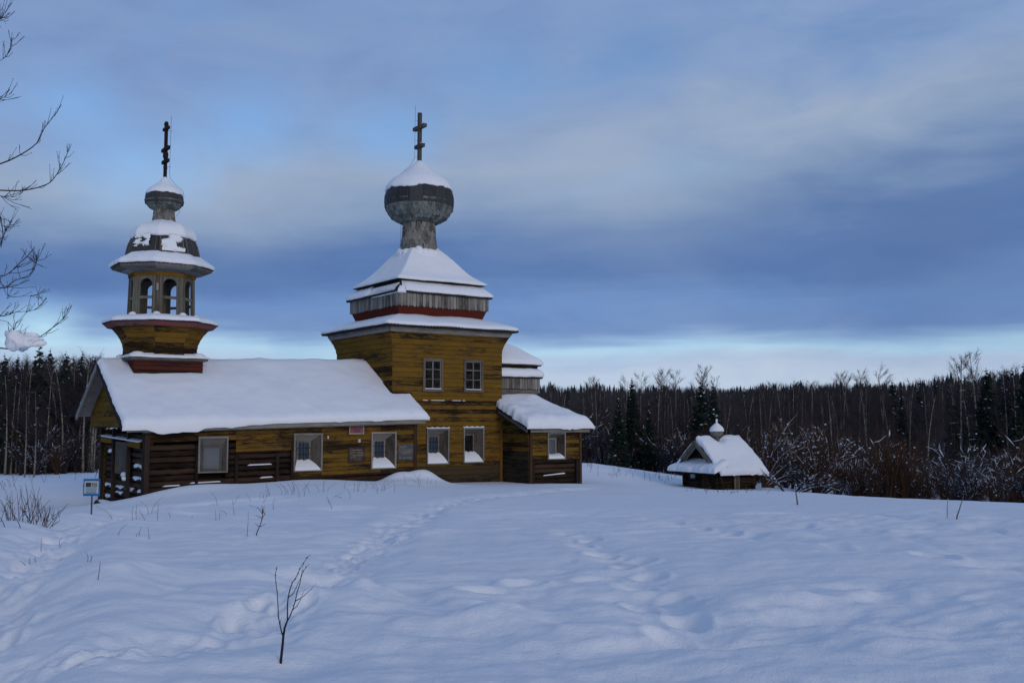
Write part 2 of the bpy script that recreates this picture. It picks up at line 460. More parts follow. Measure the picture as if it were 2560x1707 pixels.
def ground_base(x, y):
    x = np.asarray(x, float); y = np.asarray(y, float); sh = x.shape
    x = x.ravel(); y = y.ravel(); z = np.empty_like(x)
    for i in range(0, len(x), 40000):
        xx = x[i:i + 40000]; yy = y[i:i + 40000]
        k = _tps((xx[:, None] - CTRL[:, 0]) ** 2 + (yy[:, None] - CTRL[:, 1]) ** 2)
        z[i:i + 40000] = k @ _w[:_n] + _w[_n] + _w[_n + 1] * xx + _w[_n + 2] * yy
    r = np.hypot(x, y)
    sm = lambda a, b, q: (lambda t_: t_ * t_ * (3 - 2 * t_))(np.clip((q - a) / (b - a), 0, 1))
    far = -.6 + 10 * sm(140, 520, r) + 5 * sm(500, 1500, r)
    kf = sm(80, 125, r)
    return (z * (1 - kf) + far * kf).reshape(sh)


def seg_dist(x, y, poly):
    best = np.full(x.shape, 1e9)
    for (ax, ay), (bx, by) in zip(poly[:-1], poly[1:]):
        dx, dy = bx - ax, by - ay; L = dx * dx + dy * dy
        t_ = np.clip(((x - ax) * dx + (y - ay) * dy) / L, 0, 1)
        best = np.minimum(best, np.hypot(x - ax - t_ * dx, y - ay - t_ * dy))
    return best


def hit_base(px, py):
    r = ray(px, py); ts = np.linspace(3, 110, 3000); P = EYE[None] + ts[:, None] * r[None]
    g = ground_base(P[:, 0], P[:, 1]); k = np.argmax(P[:, 2] < g)
    return (P[k, 0], P[k, 1]) if P[k, 2] < g[k] else (P[-1, 0], P[-1, 1])


TRAIL_A = [hit_base(*q) for q in ((-60, 1690), (300, 1625), (560, 1590), (720, 1500), (880, 1392), (985, 1322), (1090, 1268), (1230, 1240), (1400, 1226), (1520, 1219))]
TRAIL_B = [hit_base(*q) for q in ((-200, 1700), (-10, 1520), (35, 1430), (100, 1365), (185, 1308), (330, 1281), (480, 1262), (640, 1250))]
TRAIL_C = [hit_base(*q) for q in ((1430, 1335), (1560, 1400), (1640, 1480), (1700, 1575), (1850, 1600), (2050, 1610))]
TRAIL_D = [hit_base(*q) for q in ((1640, 1295), (1850, 1335), (2080, 1365), (2330, 1395), (2560, 1420))]


def walk(poly, step, side, l, w, dep, seed, skip=.1):
    rs = random.Random(seed); o = []; k = 0
    for (ax, ay), (bx, by) in zip(poly[:-1], poly[1:]):
        L = math.hypot(bx - ax, by - ay); n = max(1, int(L / step)); an = math.atan2(by - ay, bx - ax)
        for i in range(n):
            t_ = (i + rs.uniform(-.15, .15)) / n; sg = 1 if k % 2 else -1; k += 1
            if rs.random() < skip: continue
            o.append((ax + (bx - ax) * t_ - math.sin(an) * side * sg * rs.uniform(.4, 1.4), ay + (by - ay) * t_ + math.cos(an) * side * sg * rs.uniform(.4, 1.4), an + rs.uniform(-.25, .25), l * rs.uniform(.85, 1.2), w * rs.uniform(.85, 1.2), dep * rs.uniform(.5, 1.15)))
    return o


FEET = [f for f in walk(TRAIL_A, .30, .16, .17, .085, .085, 1) + walk(TRAIL_A, .42, .30, .16, .08, .05, 2, .35) + walk(TRAIL_B, .34, .18, .17, .09, .08, 3)
        + walk(TRAIL_C, .62, .16, .20, .15, .13, 4) + walk(TRAIL_D, .70, .15, .22, .15, .09, 5)
        + walk([hit_base(1180, 1470), hit_base(1330, 1455), hit_base(1480, 1440), hit_base(1600, 1430)], .55, .14, .22, .16, .10, 6) if math.hypot(f[0], f[1]) < 34]


def bump_at(x, y, cx_, cy_, h, rx, ry=None, rot=0):
    ry = ry or rx; c, s = math.cos(rot), math.sin(rot)
    u = (x - cx_) * c + (y - cy_) * s; v = -(x - cx_) * s + (y - cy_) * c
    return h * np.exp(-(u / rx) ** 2 - (v / ry) ** 2)


def ground(x, y):
    x = np.asarray(x, float); y = np.asarray(y, float)
    z = ground_base(x, y).copy(); r = np.hypot(x, y)
    lx = (x - CH_POS[0]) * CU[0] + (y - CH_POS[1]) * CU[1]; ly = (x - CH_POS[0]) * CV[0] + (y - CH_POS[1]) * CV[1]
    dch = np.hypot(np.maximum(np.maximum(-10.2 - lx, lx - 8.2), 0), np.maximum(np.maximum(-1.3 - ly, ly - 6), 0))
    kch = np.clip(dch / 2.5, 0.15, 1)
    a, b_ = .96, .28
    u = x * a + y * b_; v = -x * b_ + y * a
    damp = np.where(r < 16, 1.0, np.maximum(.32, 1 - (r - 16) / 16)) * kch
    damp = np.where(r > 90, .3, damp)
    wob = fbm(x / 1.7, y / 1.7, 41, 3)
    patch = np.clip(.55 + 1.6 * fbm(x / 4.5, y / 4.5, 71, 2), .5, 1.25)          # calm and hummocky stretches
    z = z + damp * (.10 * fbm(u / 3.6, v / 2.4, 3, 2) + patch * (.095 * fbm(u / .80 + 1.2 * wob, v / .52 + wob, 9, 3, .45) + .02 * fbm(u / .26, v / .19, 23, 2)))
    # small wind pillows, steeper on one side
    pl = fbm(u / 1.05 + 1.4 * wob, v / .62, 57, 2); z = z + damp * patch * .075 * pl * np.abs(pl) * 3.0
    z = z + damp * .004 * fbm(x / .07, y / .07, 5, 2) * (r < 30)
    for poly, A, w, rough in ((TRAIL_A, .07, .40, .06), (TRAIL_B, .22, .50, .06), (TRAIL_C, .05, .30, .02), (TRAIL_D, .05, .32, .012)):
        dd = seg_dist(x, y, poly) + .12 * fbm(x / .9, y / .9, 77, 2)
        core = np.exp(-(dd / w) ** 2)
        z = z - A * core * (1 + .9 * fbm(x / .8, y / .8, 31, 2)) + .28 * A * np.exp(-((dd - 1.9 * w) / (.7 * w)) ** 2)
        z = z + rough * core * fbm(x / .16, y / .16, 91, 2) + rough * 1.3 * core * fbm(x / .42, y / .42, 15, 2)
    for (fx, fy, fa, fl, fw, fd) in (FEET if r.min() < 36 else ()):
        k = np.abs(x - fx) + np.abs(y - fy) < 1.1
        if not k.any(): continue
        c_, s_ = math.cos(fa), math.sin(fa); uu = ((x[k] - fx) * c_ + (y[k] - fy) * s_) / fl; vv = (-(x[k] - fx) * s_ + (y[k] - fy) * c_) / fw
        q = uu * uu + vv * vv; z[k] = z[k] - fd * np.exp(-q ** 1.6) + .30 * fd * np.exp(-((np.sqrt(q) - 1.45) / .38) ** 2)
    # drifts heaped against the church
    for X, Y, h, rx, ry in ((.35, -2.0, .52, .75, .5), (-.75, -1.9, .34, .6, .45), (-.3, -2.9, .16, 1.6, .8), (-8.6, -2.3, .20, 1.6, .7), (6.6, -3.1, .07, 1.9, .6), (-4.2, -2.3, .10, 2.2, .7)):
        p = chw(X, Y); z = z + bump_at(x, y, p[0], p[1], h, rx, ry, CH_YAW)
    p = at(60, 1460, 10.4); z = z + bump_at(x, y, p[0] + .75, p[1], .16, .7, 1.2)
    return z


def gz(x, y): return float(ground(np.array([x]), np.array([y]))[0])


def ghit(px, py):
    r = ray(px, py); ts = np.linspace(3, 100, 2400); P = EYE[None] + ts[:, None] * r[None]
    g = ground(P[:, 0], P[:, 1]); k = int(np.argmax(P[:, 2] < g))
    if P[k, 2] >= g[k]: k = len(ts) - 1
    return P[k, 0], P[k, 1], float(g[k])


def build_ground():
    ra = np.concatenate([np.geomspace(.5, 4, 14)[:-1], np.geomspace(4, 60, 520)[:-1], np.geomspace(60, 160, 70)[:-1], np.geomspace(160, 6000, 26)])
    an = np.concatenate([np.linspace(-180, -38, 36)[:-1], np.linspace(-38, 38, 640)[:-1], np.linspace(38, 180, 36)[:-1]])
    th = np.radians(an); A, Rr = np.meshgrid(th, ra)
    X = Rr * np.sin(A); Y = Rr * np.cos(A); Z = ground(X, Y)
    nr, na = X.shape
    v = np.stack([X.ravel(), Y.ravel(), Z.ravel()], 1)
    v = np.vstack([v, [[0, 0, Z[0].mean()]]])
    i = np.arange(nr - 1)[:, None]; j = np.arange(na)[None]; j2 = (j + 1) % na
    q = np.stack([i * na + j, (i + 1) * na + j, (i + 1) * na + j2, i * na + j2], -1).reshape(-1, 4)[:, ::-1]
    tri = np.stack([np.full(na, nr * na), (np.arange(na) + 1) % na, np.arange(na)], 1)
    me = bpy.data.meshes.new('snowy_ground')
    me.vertices.add(len(v)); me.vertices.foreach_set('co', v.ravel())
    loops = np.concatenate([q.ravel(), tri.ravel()]); me.loops.add(len(loops)); me.loops.foreach_set('vertex_index', loops)
    st = np.concatenate([np.arange(len(q)) * 4, len(q) * 4 + np.arange(len(tri)) * 3]); me.polygons.add(len(st)); me.polygons.foreach_set('loop_start', st)
    me.polygons.foreach_set('use_smooth', np.ones(len(st), bool))
    me.update(calc_edges=True); me.validate()
    me.materials.append(MATS['snow'])
    o = bpy.data.objects.new('snowy_ground', me); COL.objects.link(o)
    # normals must look up
    if me.polygons[1000].normal.z < 0: me.flip_normals()
    tag(o, 'deep trodden snow covering the open field around the church', 'ground', kind='structure')


build_ground()

# ================================================================== THE CHURCH (local frame: x east, y north, z = world height)
church = tag(CHURCH_REF, 'ochre and dark-log wooden church with onion domes and snow-laden roofs', 'church')
OFF = (0, 0, -CH_Z)


def cb(mb, name, mat, parent=None, smooth=False, color=None):
    return mb.build(name, mat, church if parent is None else parent, smooth, OFF, color)


def sub_rects(r, holes):
    outl = [r]
    for h in holes:
        nl = []
        for q in outl:
            s0, s1, z0, z1 = q
            a0, a1, b0, b1 = max(s0, h[0]), min(s1, h[1]), max(z0, h[2]), min(z1, h[3])
            if a0 >= a1 - .01 or b0 >= b1 - .01: nl.append(q); continue
            if a0 - s0 > .02: nl.append((s0, a0, z0, z1))
            if s1 - a1 > .02: nl.append((a1, s1, z0, z1))
            if b0 - z0 > .02: nl.append((a0, a1, z0, b0))
            if z1 - b1 > .02: nl.append((a0, a1, b1, z1))
        outl = nl
    return outl


def face_pt(F, s, z, o):
    return (F[0][0] + F[1][0] * s + F[2][0] * o, F[0][1] + F[1][1] * s + F[2][1] * o, z)


def plank_mb(F, s0, s1, z0, z1, o0, o1, th=.03, e0=(0, 0), e1=(0, 0), sag=None, mb=None):
    """board on face F from s0 to s1; o0/o1 stand-off at bottom/top, e = extra length at (bottom, top) for each end"""
    mb = mb or MB(); g = sag or (lambda s: 0)
    p = []
    for z, o, k in ((z0, o0, 0), (z1, o1, 1)):
        a, b_ = s0 - e0[k], s1 + e1[k]
        p += [face_pt(F, a, z + g(a), o), face_pt(F, b_, z + g(b_), o), face_pt(F, b_, z + g(b_), o - th), face_pt(F, a, z + g(a), o - th)]
    mb.hexa(p); return mb


def clad(F, s0, s1, z0, z1, row, parent, mat, holes=(), off=lambda z: 0.0, wear=lambda s, z: .4, mitre=(False, False), sag=None, joints=(), name='plank', lap=.02):
    z = z0
    while z < z1 - .03:
        h = row * random.uniform(.88, 1.12); zt = min(z + h, z1)
        if z1 - zt < .06: zt = z1
        cuts = [s0] + [j for j in joints if s0 < j < s1] + [s1]
        for a, b_ in zip(cuts[:-1], cuts[1:]):
            for (q0, q1, w0, w1) in sub_rects((a, b_, z, zt), holes):
                jit = random.uniform(-.006, .006)
                ob, ot = off(w0) + lap + jit, off(w1) + .004 + jit
                e0 = (off(w0), off(w1)) if mitre[0] and abs(q0 - s0) < .01 else (-.004, -.004)
                e1 = (off(w0), off(w1)) if mitre[1] and abs(q1 - s1) < .01 else (-.004, -.004)
                wr = min(1, max(0, wear((q0 + q1) / 2, (w0 + w1) / 2) + random.gauss(0, .10)))
                cb(plank_mb(F, q0, q1, w0 + .007, w1 - .004, ob, ot, .026, e0, e1, sag), name, mat if isinstance(mat, str) else mat((q0 + q1) / 2, (w0 + w1) / 2), parent, color=(wr, random.random(), 0, 1))
        z = zt


def rect_ring(x0, x1, y0, y1, z, n, wob=0.0, wave=0.0):
    pts = []
    cs = [(x0, y0), (x1, y0), (x1, y1), (x0, y1)]
    for k in range(4):
        a, b_ = cs[k], cs[(k + 1) % 4]
        for i in range(n):
            t_ = i / n
            zz = z + (wave * math.sin(t_ * n * math.pi / 2) if wave else 0)
            pts.append((a[0] + (b_[0] - a[0]) * t_, a[1] + (b_[1] - a[1]) * t_, zz))
    return pts


def oct_ring(c, ap, z, n, wave=0.0, k8=8, rot=math.pi / 8):
    R = ap / math.cos(math.pi / k8); pts = []
    cs = [(c[0] + R * math.cos(rot + 2 * math.pi * k / k8), c[1] + R * math.sin(rot + 2 * math.pi * k / k8)) for k in range(k8)]
    for k in range(k8):
        a, b_ = cs[k], cs[(k + 1) % k8]
        for i in range(n):
            t_ = i / n
            zz = z + (wave * math.sin(t_ * n * math.pi / 2) if wave else 0)
            pts.append((a[0] + (b_[0] - a[0]) * t_, a[1] + (b_[1] - a[1]) * t_, zz))
    return pts


def round_ring(c, r, z, n): return [(c[0] + r * math.cos(2 * math.pi * i / n), c[1] + r * math.sin(2 * math.pi * i / n), z) for i in range(n)]


def roughen(rings, c, amp, scale, seed, zamp=None, skip_last=False):
    """irregular snow: push rings out/in and up/down with smooth noise"""
    zamp = amp if zamp is None else zamp; o = []
    for i, r in enumerate(rings):
        a = np.array(r, float); dx = a[:, :2] - np.array(c[:2]); L = np.maximum(np.hypot(dx[:, 0], dx[:, 1]), .05)
        n1_ = fbm(a[:, 0] / scale + a[:, 2], a[:, 1] / scale, seed, 3); n2_ = fbm(a[:, 0] / scale, a[:, 1] / scale + a[:, 2] * 1.7, seed + 7, 3)
        k = 0 if (skip_last and i == len(rings) - 1) else 1
        a[:, 0] += dx[:, 0] / L * n1_ * amp * k; a[:, 1] += dx[:, 1] / L * n1_ * amp * k; a[:, 2] += n2_ * zamp * k
        o.append([tuple(p) for p in a])
    return o


def interp_prof(prof, n):
    """smooth (r, z) profile by Catmull-Rom"""
    p = [Vector(q) for q in prof]; o = []
    for i in range(len(p) - 1):
        p0 = p[max(i - 1, 0)]; p1 = p[i]; p2 = p[i + 1]; p3 = p[min(i + 2, len(p) - 1)]
        for k in range(n):
            t_ = k / n
            o.append(.5 * ((2 * p1) + (p2 - p0) * t_ + (2 * p0 - 5 * p1 + 4 * p2 - p3) * t_ * t_ + (3 * p1 - p0 - 3 * p2 + p3) * t_ ** 3))
    o.append(p[-1]); return [(q.x, q.y) for q in o]


# ---------------------------------------------------------------- main tower
TC = (2.65, 2.65); TS = 5.3
def tower_off(z): return 0 if z < 4.5 else .24 * ((z - 4.5) / .7) ** 1.7
S_T = ((0, 0), (1, 0), (0, -1)); W_T = ((0, 0), (0, 1), (-1, 0))
core = MB(); core.box(.12, 5.18, .5, 5.18, -1.6, 2.3); core.box(.04, 5.26, .06, 5.26, 2.3, 5.0)
core.box(.04, .3, .06, .5, -1.6, 2.3); core.box(5.0, 5.26, .06, .5, -1.6, 2.3)
tower = cb(core, 'tower_wall', 'void')
# the two sides away from the yard, boarded in one piece each
bk = MB()
for F in (((5.3, 0), (0, 1), (1, 0)), ((0, 5.3), (1, 0), (0, 1))):
    z = -1.4
    while z < 5.2:
        plank_mb(F, 0, 5.3, z, z + .185, tower_off(z) + .02, tower_off(z + .185) + .004, .026, (tower_off(z),) * 2, (tower_off(z + .19),) * 2, None, bk); z += .19
cb(bk, 'rear_boarding', 'yellow_paint', tower, color=(.4, 0, 0, 1))
UW = [(1.40, 2.34, 2.86, 4.19), (3.36, 4.32, 2.86, 4.21)]
LW = [(1.60, 2.62, -.13, 1.30), (3.36, 4.34, -.11, 1.33)]


def tw_wear(s, z):
    w = .40
    if z < -.15: w = .5
    elif z < .2: w = .58
    elif 1.4 < z < 2.7: w = .47
    elif z > 4.2: w = .40
    return w


clad(S_T, 0, 5.3, -1.35, 5.22, .19, tower, lambda s, z: 'bare_siding' if z < -.2 else 'yellow_paint', [(a + .03, b_ - .03, c_ + .03, d_ - .03) for a, b_, c_, d_ in UW + LW], tower_off, tw_wear, (True, True))
clad(W_T, 0, 5.3, 2.3, 5.22, .19, tower, 'yellow_paint', (), tower_off, lambda s, z: .62 if z < 4.3 else .5, (True, True))
# drip ledge with snow between the storeys
m_ = MB(); m_.box(1.35, 4.0, -.05, -.012, 2.43, 2.45); ledge = cb(m_, 'drip_ledge', 'yellow_paint', tower, color=(.5, 0, 0, 1))
for a, b_ in ((1.4, 1.62), (1.78, 2.42), (2.8, 3.2), (3.3, 3.42)):
    m_ = MB(); m_.box(a, b_, -.055, -.01, 2.452, 2.475); cb(m_, 'snow_strip', 'roof_snow', tower)
# corner boards
m_ = MB(); m_.box(5.2, 5.33, -.055, -.015, -1.3, 1.85); cb(m_, 'corner_board', 'yellow_paint', tower, color=(.3, .5, 0, 1))


def flush_window(x0, x1, z0, z1, Y):
    f = MB(); w = .085
    f.box(x0, x1, Y - .06, Y + .02, z1 - w, z1); f.box(x0 - .03, x1 + .03, Y - .09, Y + .02, z0 - .04, z0 + w * .8)
    f.box(x0, x0 + w, Y - .06, Y + .02, z0 + w * .8, z1 - w); f.box(x1 - w, x1, Y - .06, Y + .02, z0 + w * .8, z1 - w)
    win = cb(f, 'window', 'brown_frame')
    xa, xb, za, zb = x0 + w, x1 - w, z0 + w * .8, z1 - w
    s = MB(); t_ = .035
    s.box(xa, xb, Y - .015, Y + .02, zb - t_, zb); s.box(xa, xb, Y - .015, Y + .02, za, za + t_)
    s.box(xa, xa + t_, Y - .015, Y + .02, za + t_, zb - t_); s.box(xb - t_, xb, Y - .015, Y + .02, za + t_, zb - t_)
    cb(s, 'sash', 'pale_board', win)
    xm = (xa + xb) / 2; cb_ = MB(); cb_.box(xm - .025, xm + .025, Y - .018, Y + .02, za + t_, zb - t_); cb(cb_, 'mullion', 'pale_board', win)
    for k in (1, 2):
        zz = za + (zb - za) * (k / 3 + .015); h = MB(); h.box(xa + t_, xm - .026, Y - .014, Y + .02, zz - .018, zz + .018); h.box(xm + .026, xb - t_, Y - .014, Y + .02, zz - .018, zz + .018)
        cb(h, 'glazing_bar', 'pale_board' if k == 2 else 'brown_frame', win)
    for i in range(2):
        for k in range(3):
            a0 = xa + t_ if i == 0 else xm + .025; a1 = xm - .025 if i == 0 else xb - t_
            b0 = za + (zb - za) * k / 3 + .03; b1 = za + (zb - za) * (k + 1) / 3 - .02
            p = MB(); p.box(a0, a1, Y + .022, Y + .03, b0, b1); cb(p, 'pane', 'dark_glass', win)
    g = MB()
    for k in range(5):
        zz = za + .12 + (zb - za - .2) * k / 4; g.box(xa + t_, xb - t_, Y + .008, Y + .016, zz - .003, zz + .003)
    cb(g, 'grille', 'lattice', win)
    sn = MB(); sn.box(xa, xb, Y - .055, Y - .016, za - .005, za + .03); cb(sn, 'snow_strip', 'roof_snow', win)


def splay_window(x0, x1, z0, z1, Y, inner, depth=.36, pane='glass', frame='pale_board', bars=True, proud=.07, top_snow=False, snow_h=.045, jamb='jamb_wood'):
    """deep splayed box frame; inner = (dx0, dx1, dz0, dz1) insets of the light at the back"""
    f = MB(); yo = Y - proud; yi = Y + depth; w = .05
    a0, a1, b0, b1 = x0 + inner[0], x1 - inner[1], z0 + inner[2], z1 - inner[3]
    # outer rim
    f.box(x0 - .03, x1 + .03, yo - .015, yo + .05, z1 - w, z1 + .015); f.box(x0 - .02, x1 + .02, yo - .015, yo + .05, z0 - .03, z0 + .015)
    f.box(x0 - .02, x0 + w * .7, yo - .012, yo + .05, z0 + .015, z1 - w); f.box(x1 - w * .7, x1 + .02, yo - .012, yo + .05, z0 + .015, z1 - w)
    o = [(x0, yo + .02, z0), (x1, yo + .02, z0), (x1, yo + .02, z1), (x0, yo + .02, z1)]
    i_ = [(a0, yi, b0), (a1, yi, b0), (a1, yi, b1), (a0, yi, b1)]
    win = cb(f, 'window', frame)
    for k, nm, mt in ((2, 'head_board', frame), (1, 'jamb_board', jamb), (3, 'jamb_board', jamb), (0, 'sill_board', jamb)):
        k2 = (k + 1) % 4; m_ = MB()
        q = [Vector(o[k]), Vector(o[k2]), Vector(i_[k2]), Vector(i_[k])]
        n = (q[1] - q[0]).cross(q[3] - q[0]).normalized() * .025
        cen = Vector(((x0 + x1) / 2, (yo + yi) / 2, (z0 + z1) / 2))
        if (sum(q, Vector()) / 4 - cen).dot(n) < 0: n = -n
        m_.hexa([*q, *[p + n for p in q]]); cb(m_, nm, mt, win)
    fr = MB(); t_ = .045
    fr.box(a0 - .01, a1 + .01, yi - .03, yi + .03, b1 - t_, b1 + .01); fr.box(a0 - .01, a1 + .01, yi - .03, yi + .03, b0 - .01, b0 + t_)
    fr.box(a0 - .01, a0 + t_, yi - .03, yi + .03, b0 + t_, b1 - t_); fr.box(a1 - t_, a1 + .01, yi - .03, yi + .03, b0 + t_, b1 - t_)
    cb(fr, 'sash', frame, win)
    p = MB(); p.box(a0 + .01, a1 - .01, yi + .01, yi + .018, b0 + .01, b1 - .01); cb(p, 'pane', pane, win)
    if bars:
        for k in range(3):
            xx = a0 + (a1 - a0) * (k + 1) / 4; g = MB(); g.tube([(xx, yi - .045, b0 - .02), (xx, yi - .045, b1 + .01)], .009, 5); cb(g, 'bar', 'iron', win)
        for k in range(2):
            zz = b0 + (b1 - b0) * (k + 1) / 3; g = MB(); g.tube([(a0 - .02, yi - .052, zz), (a1 + .02, yi - .052, zz)], .008, 5); cb(g, 'bar', 'iron', win)
    # snow lying on the sill, deeper at the back
    if snow_h:
        rows = []; n = 9
        for j in range(5):
            t_ = j / 4; yy = yo + .01 + (yi - .05 - yo) * t_
            xa = x0 + .03 + (a0 - x0 - .03) * t_; xb = x1 - .03 + (a1 - x1 + .03) * t_
            zb = z0 + (b0 - z0) * t_ + snow_h * (.3 + .7 * math.sin(min(1, t_ * 1.6) * math.pi / 2)) * (1 - .75 * t_ ** 3)
            rows.append([(xa + (xb - xa) * i / (n - 1), yy, zb + .02 * math.sin(i * 1.7 + x0 * 9) * t_ + (.03 * abs(i / (n - 1) - .5) * 2)) for i in range(n)])
        m_ = MB(); base = len(m_.v)
        for r in rows: m_.v += r
        low = len(m_.v)
        m_.v += [(p[0], p[1], z0 - .02) for p in rows[0]]
        for j in range(4):
            for i in range(n - 1): m_.f.append((j * n + i, j * n + i + 1, (j + 1) * n + i + 1, (j + 1) * n + i)); m_.mi.append(0)
        for i in range(n - 1): m_.f.append((low + i, low + i + 1, i + 1, i)); m_.mi.append(0)
        cb(m_, 'sill_snow', 'roof_snow', win, True)
    if top_snow:
        m_ = MB(); rr = []
        for i in range(13):
            x = x0 - .03 + (x1 - x0 + .06) * i / 12; h = .045 + .018 * math.sin(i * 2.1 + x0)
            rr.append([(x, yo - .025, z1 + .014), (x, yo - .02, z1 + .014 + h * .7), (x, yo + .03, z1 + .014 + h), (x, yo + .075, z1 + .014 + h * .6), (x, yo + .075, z1 + .014)])
        m_.loft(rr, True, True); cb(m_, 'top_snow', 'roof_snow', win, True)
    return win


for r in UW: flush_window(*r, -.0)
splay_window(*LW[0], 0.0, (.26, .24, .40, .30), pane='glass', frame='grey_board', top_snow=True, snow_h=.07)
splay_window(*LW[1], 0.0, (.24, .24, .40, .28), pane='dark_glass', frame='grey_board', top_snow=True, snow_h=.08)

# cornice and the stacked roofs
def sq(h, z, n=24, wave=0.0): return rect_ring(TC[0] - h, TC[0] + h, TC[1] - h, TC[1] + h, z, n, 0, wave)
for F, nm in ((S_T, 0), (W_T, 1), (((5.3, 0), (0, 1), (1, 0)), 2), (((0, 5.3), (1, 0), (0, 1)), 3)):
    m_ = MB(); plank_mb(F, 0, 5.3, 5.2, 5.31, .25, .30, .05, (.25, .30), (.25, .30), None, m_); cb(m_, 'cornice_board', 'grey_board')
    m_ = MB(); plank_mb(F, 0, 5.3, 5.312, 5.41, .31, .33, .05, (.31, .33), (.31, .33), None, m_); cb(m_, 'cornice_board', 'pale_board')
NW_ = 168
m_ = MB(); m_.loft([sq(2.95, 5.40, NW_), sq(3.17, 5.42, NW_, .022), sq(3.19, 5.47, NW_, .022), sq(2.1, 5.92, NW_)], True, True)
roofA = cb(m_, 'eaves_roof', 'roof_sheet')
rg = [sq(3.10, 5.46, 40), sq(3.19, 5.49, 40), sq(3.20, 5.55, 40), sq(3.12, 5.63, 40), sq(2.9, 5.72, 40), sq(2.5, 5.88, 40), sq(2.0, 6.05, 40)]
m_ = MB(); m_.loft(roughen(rg, TC, .06, .8, 5, .045), True, True); cb(m_, 'snow_cover', 'roof_snow', roofA, True)
m_ = MB(); m_.loft([sq(2.03, 5.85), sq(2.06, 6.05), sq(2.2, 6.42)], True, True); drum = cb(m_, 'red_drum', 'red_paint', color=(.18, .5, 0, 1))
m_ = MB(); m_.loft([sq(2.19, 6.38), sq(2.19, 6.9)], True, True); upper = cb(m_, 'upper_tier', 'void')


def skirt(F, s0, s1, z0, z1, o, parent, n, flare=0.0):
    for k in range(n):
        a = s0 + (s1 - s0) * k / n; b_ = s0 + (s1 - s0) * (k + 1) / n; jz = random.uniform(-.02, .015); jo = random.uniform(-.008, .012)
        m_ = MB(); mid = (a + b_) / 2
        # board with a pointed lower end
        pts = [(a + .006, z0 + .055 + jz), (mid, z0 + jz), (b_ - .006, z0 + .055 + jz), (b_ - .006, z1), (a + .006, z1)]
        fr = [face_pt(F, s, z, o + jo + flare * (z1 - z)) for s, z in pts]; bkp = [face_pt(F, s, z, o + jo - .025 + flare * (z1 - z)) for s, z in pts]
        n0 = 0; m_.v = fr + bkp; m_.f = [(0, 1, 2, 3, 4), (9, 8, 7, 6, 5)] + [(i, (i + 1) % 5 + 0 if i < 4 else 0, ((i + 1) % 5) + 5, i + 5) for i in range(5)]
        m_.mi = [0] * len(m_.f)
        cb(m_, 'skirt_board', 'upright_grey', parent)


for F, nb in ((S_T, 30), (W_T, 30)):
    skirt(F, .41, 4.89, 6.34, 6.90, -.41, upper, nb)
bk = MB()
for F in (((5.3, 0), (0, 1), (1, 0)), ((0, 5.3), (1, 0), (0, 1))):
    for k in range(30):
        a = .41 + 4.48 * k / 30; plank_mb(F, a + .006, a + .143, 6.36, 6.9, -.41, -.41, .025, mb=bk)
cb(bk, 'rear_boarding', 'upright_grey', upper)
NB_ = 128
m_ = MB(); m_.loft([sq(2.2, 6.9, NB_), sq(2.36, 6.90, NB_, .018), sq(2.38, 6.94, NB_, .018), sq(2.06, 7.35, NB_), sq(2.0, 7.4, NB_)], True, True); roofB = cb(m_, 'tier_roof', 'roof_sheet')
# snow of this tier: three sides full, the west side thin and slipped with the sheet showing
rg = [sq(2.30, 6.95, 40), sq(2.39, 6.97, 40), sq(2.40, 7.04, 40), sq(2.33, 7.13, 40), sq(2.2, 7.25, 40), sq(2.02, 7.42, 40)]
rg = roughen(rg, TC, .05, .7, 15, .03)
r2 = []
for r in rg:
    q = []
    for p in r:
        if p[0] < TC[0] - 1.95 and p[1] < TC[1] + .4:   # slipped part next to the corner
            k = min(1, max(0, (TC[1] + .4 - p[1]) / .25)); q.append((p[0] + .10 * k, p[1], p[2] - .09 * k))
        else: q.append(p)
    r2.append(q)
m_ = MB(); m_.loft(r2, True, True); cb(m_, 'snow_cover', 'roof_snow', roofB, True)
m_ = MB()
for k in range(17):
    yy = TC[1] - 2.2 + k * .15; x0_, z0_ = TC[0] - 2.375, 6.95; x1_, z1_ = TC[0] - 2.10, 7.30
    m_.beam((x0_ + .03, yy + .12 * (k == 0), z0_ + .02), (x1_, yy + .1 * (k == 0), z1_), .095, .03, (-1, 0, .6))
cb(m_, 'snow_ribs', 'roof_snow', roofB)
m_ = MB(); m_.loft([sq(2.0, 7.3), sq(2.02, 7.50)], True, True); cb(m_, 'tier_wall', 'void')
prof = [(2.14, 7.49), (1.72, 7.82), (1.32, 8.28), (.95, 8.75), (.70, 9.05)]
m_ = MB(); m_.loft([sq(2.02, 7.46, NB_)] + [sq(h + .01, z - .02, NB_, .016 if i == 0 else 0) for i, (h, z) in enumerate(prof)], True, True); roofC = cb(m_, 'hipped_roof', 'roof_sheet')
ip = interp_prof(prof, 5)
rg = [sq(2.08, 7.49, 40), sq(2.17, 7.50, 40), sq(2.19, 7.56, 40)] + [sq(h * .985, z + .12 - .04 * (z - 7.5), 40) for h, z in ip[1:]]
rg = roughen(rg, TC, .05, .9, 25, .04)
m_ = MB(); m_.loft(rg, True, True); cb(m_, 'snow_cover', 'roof_snow', roofC, True)
m_ = MB()
for k in range(18):
    a = 2 * math.pi * k / 18; m_.blob((TC[0] + .78 * math.cos(a), TC[1] + .78 * math.sin(a), 8.93), .24, .24, .20 if k % 4 else .30, 8, 5, .1)
cb(m_, 'drifted_snow', 'roof_snow', roofC, True)

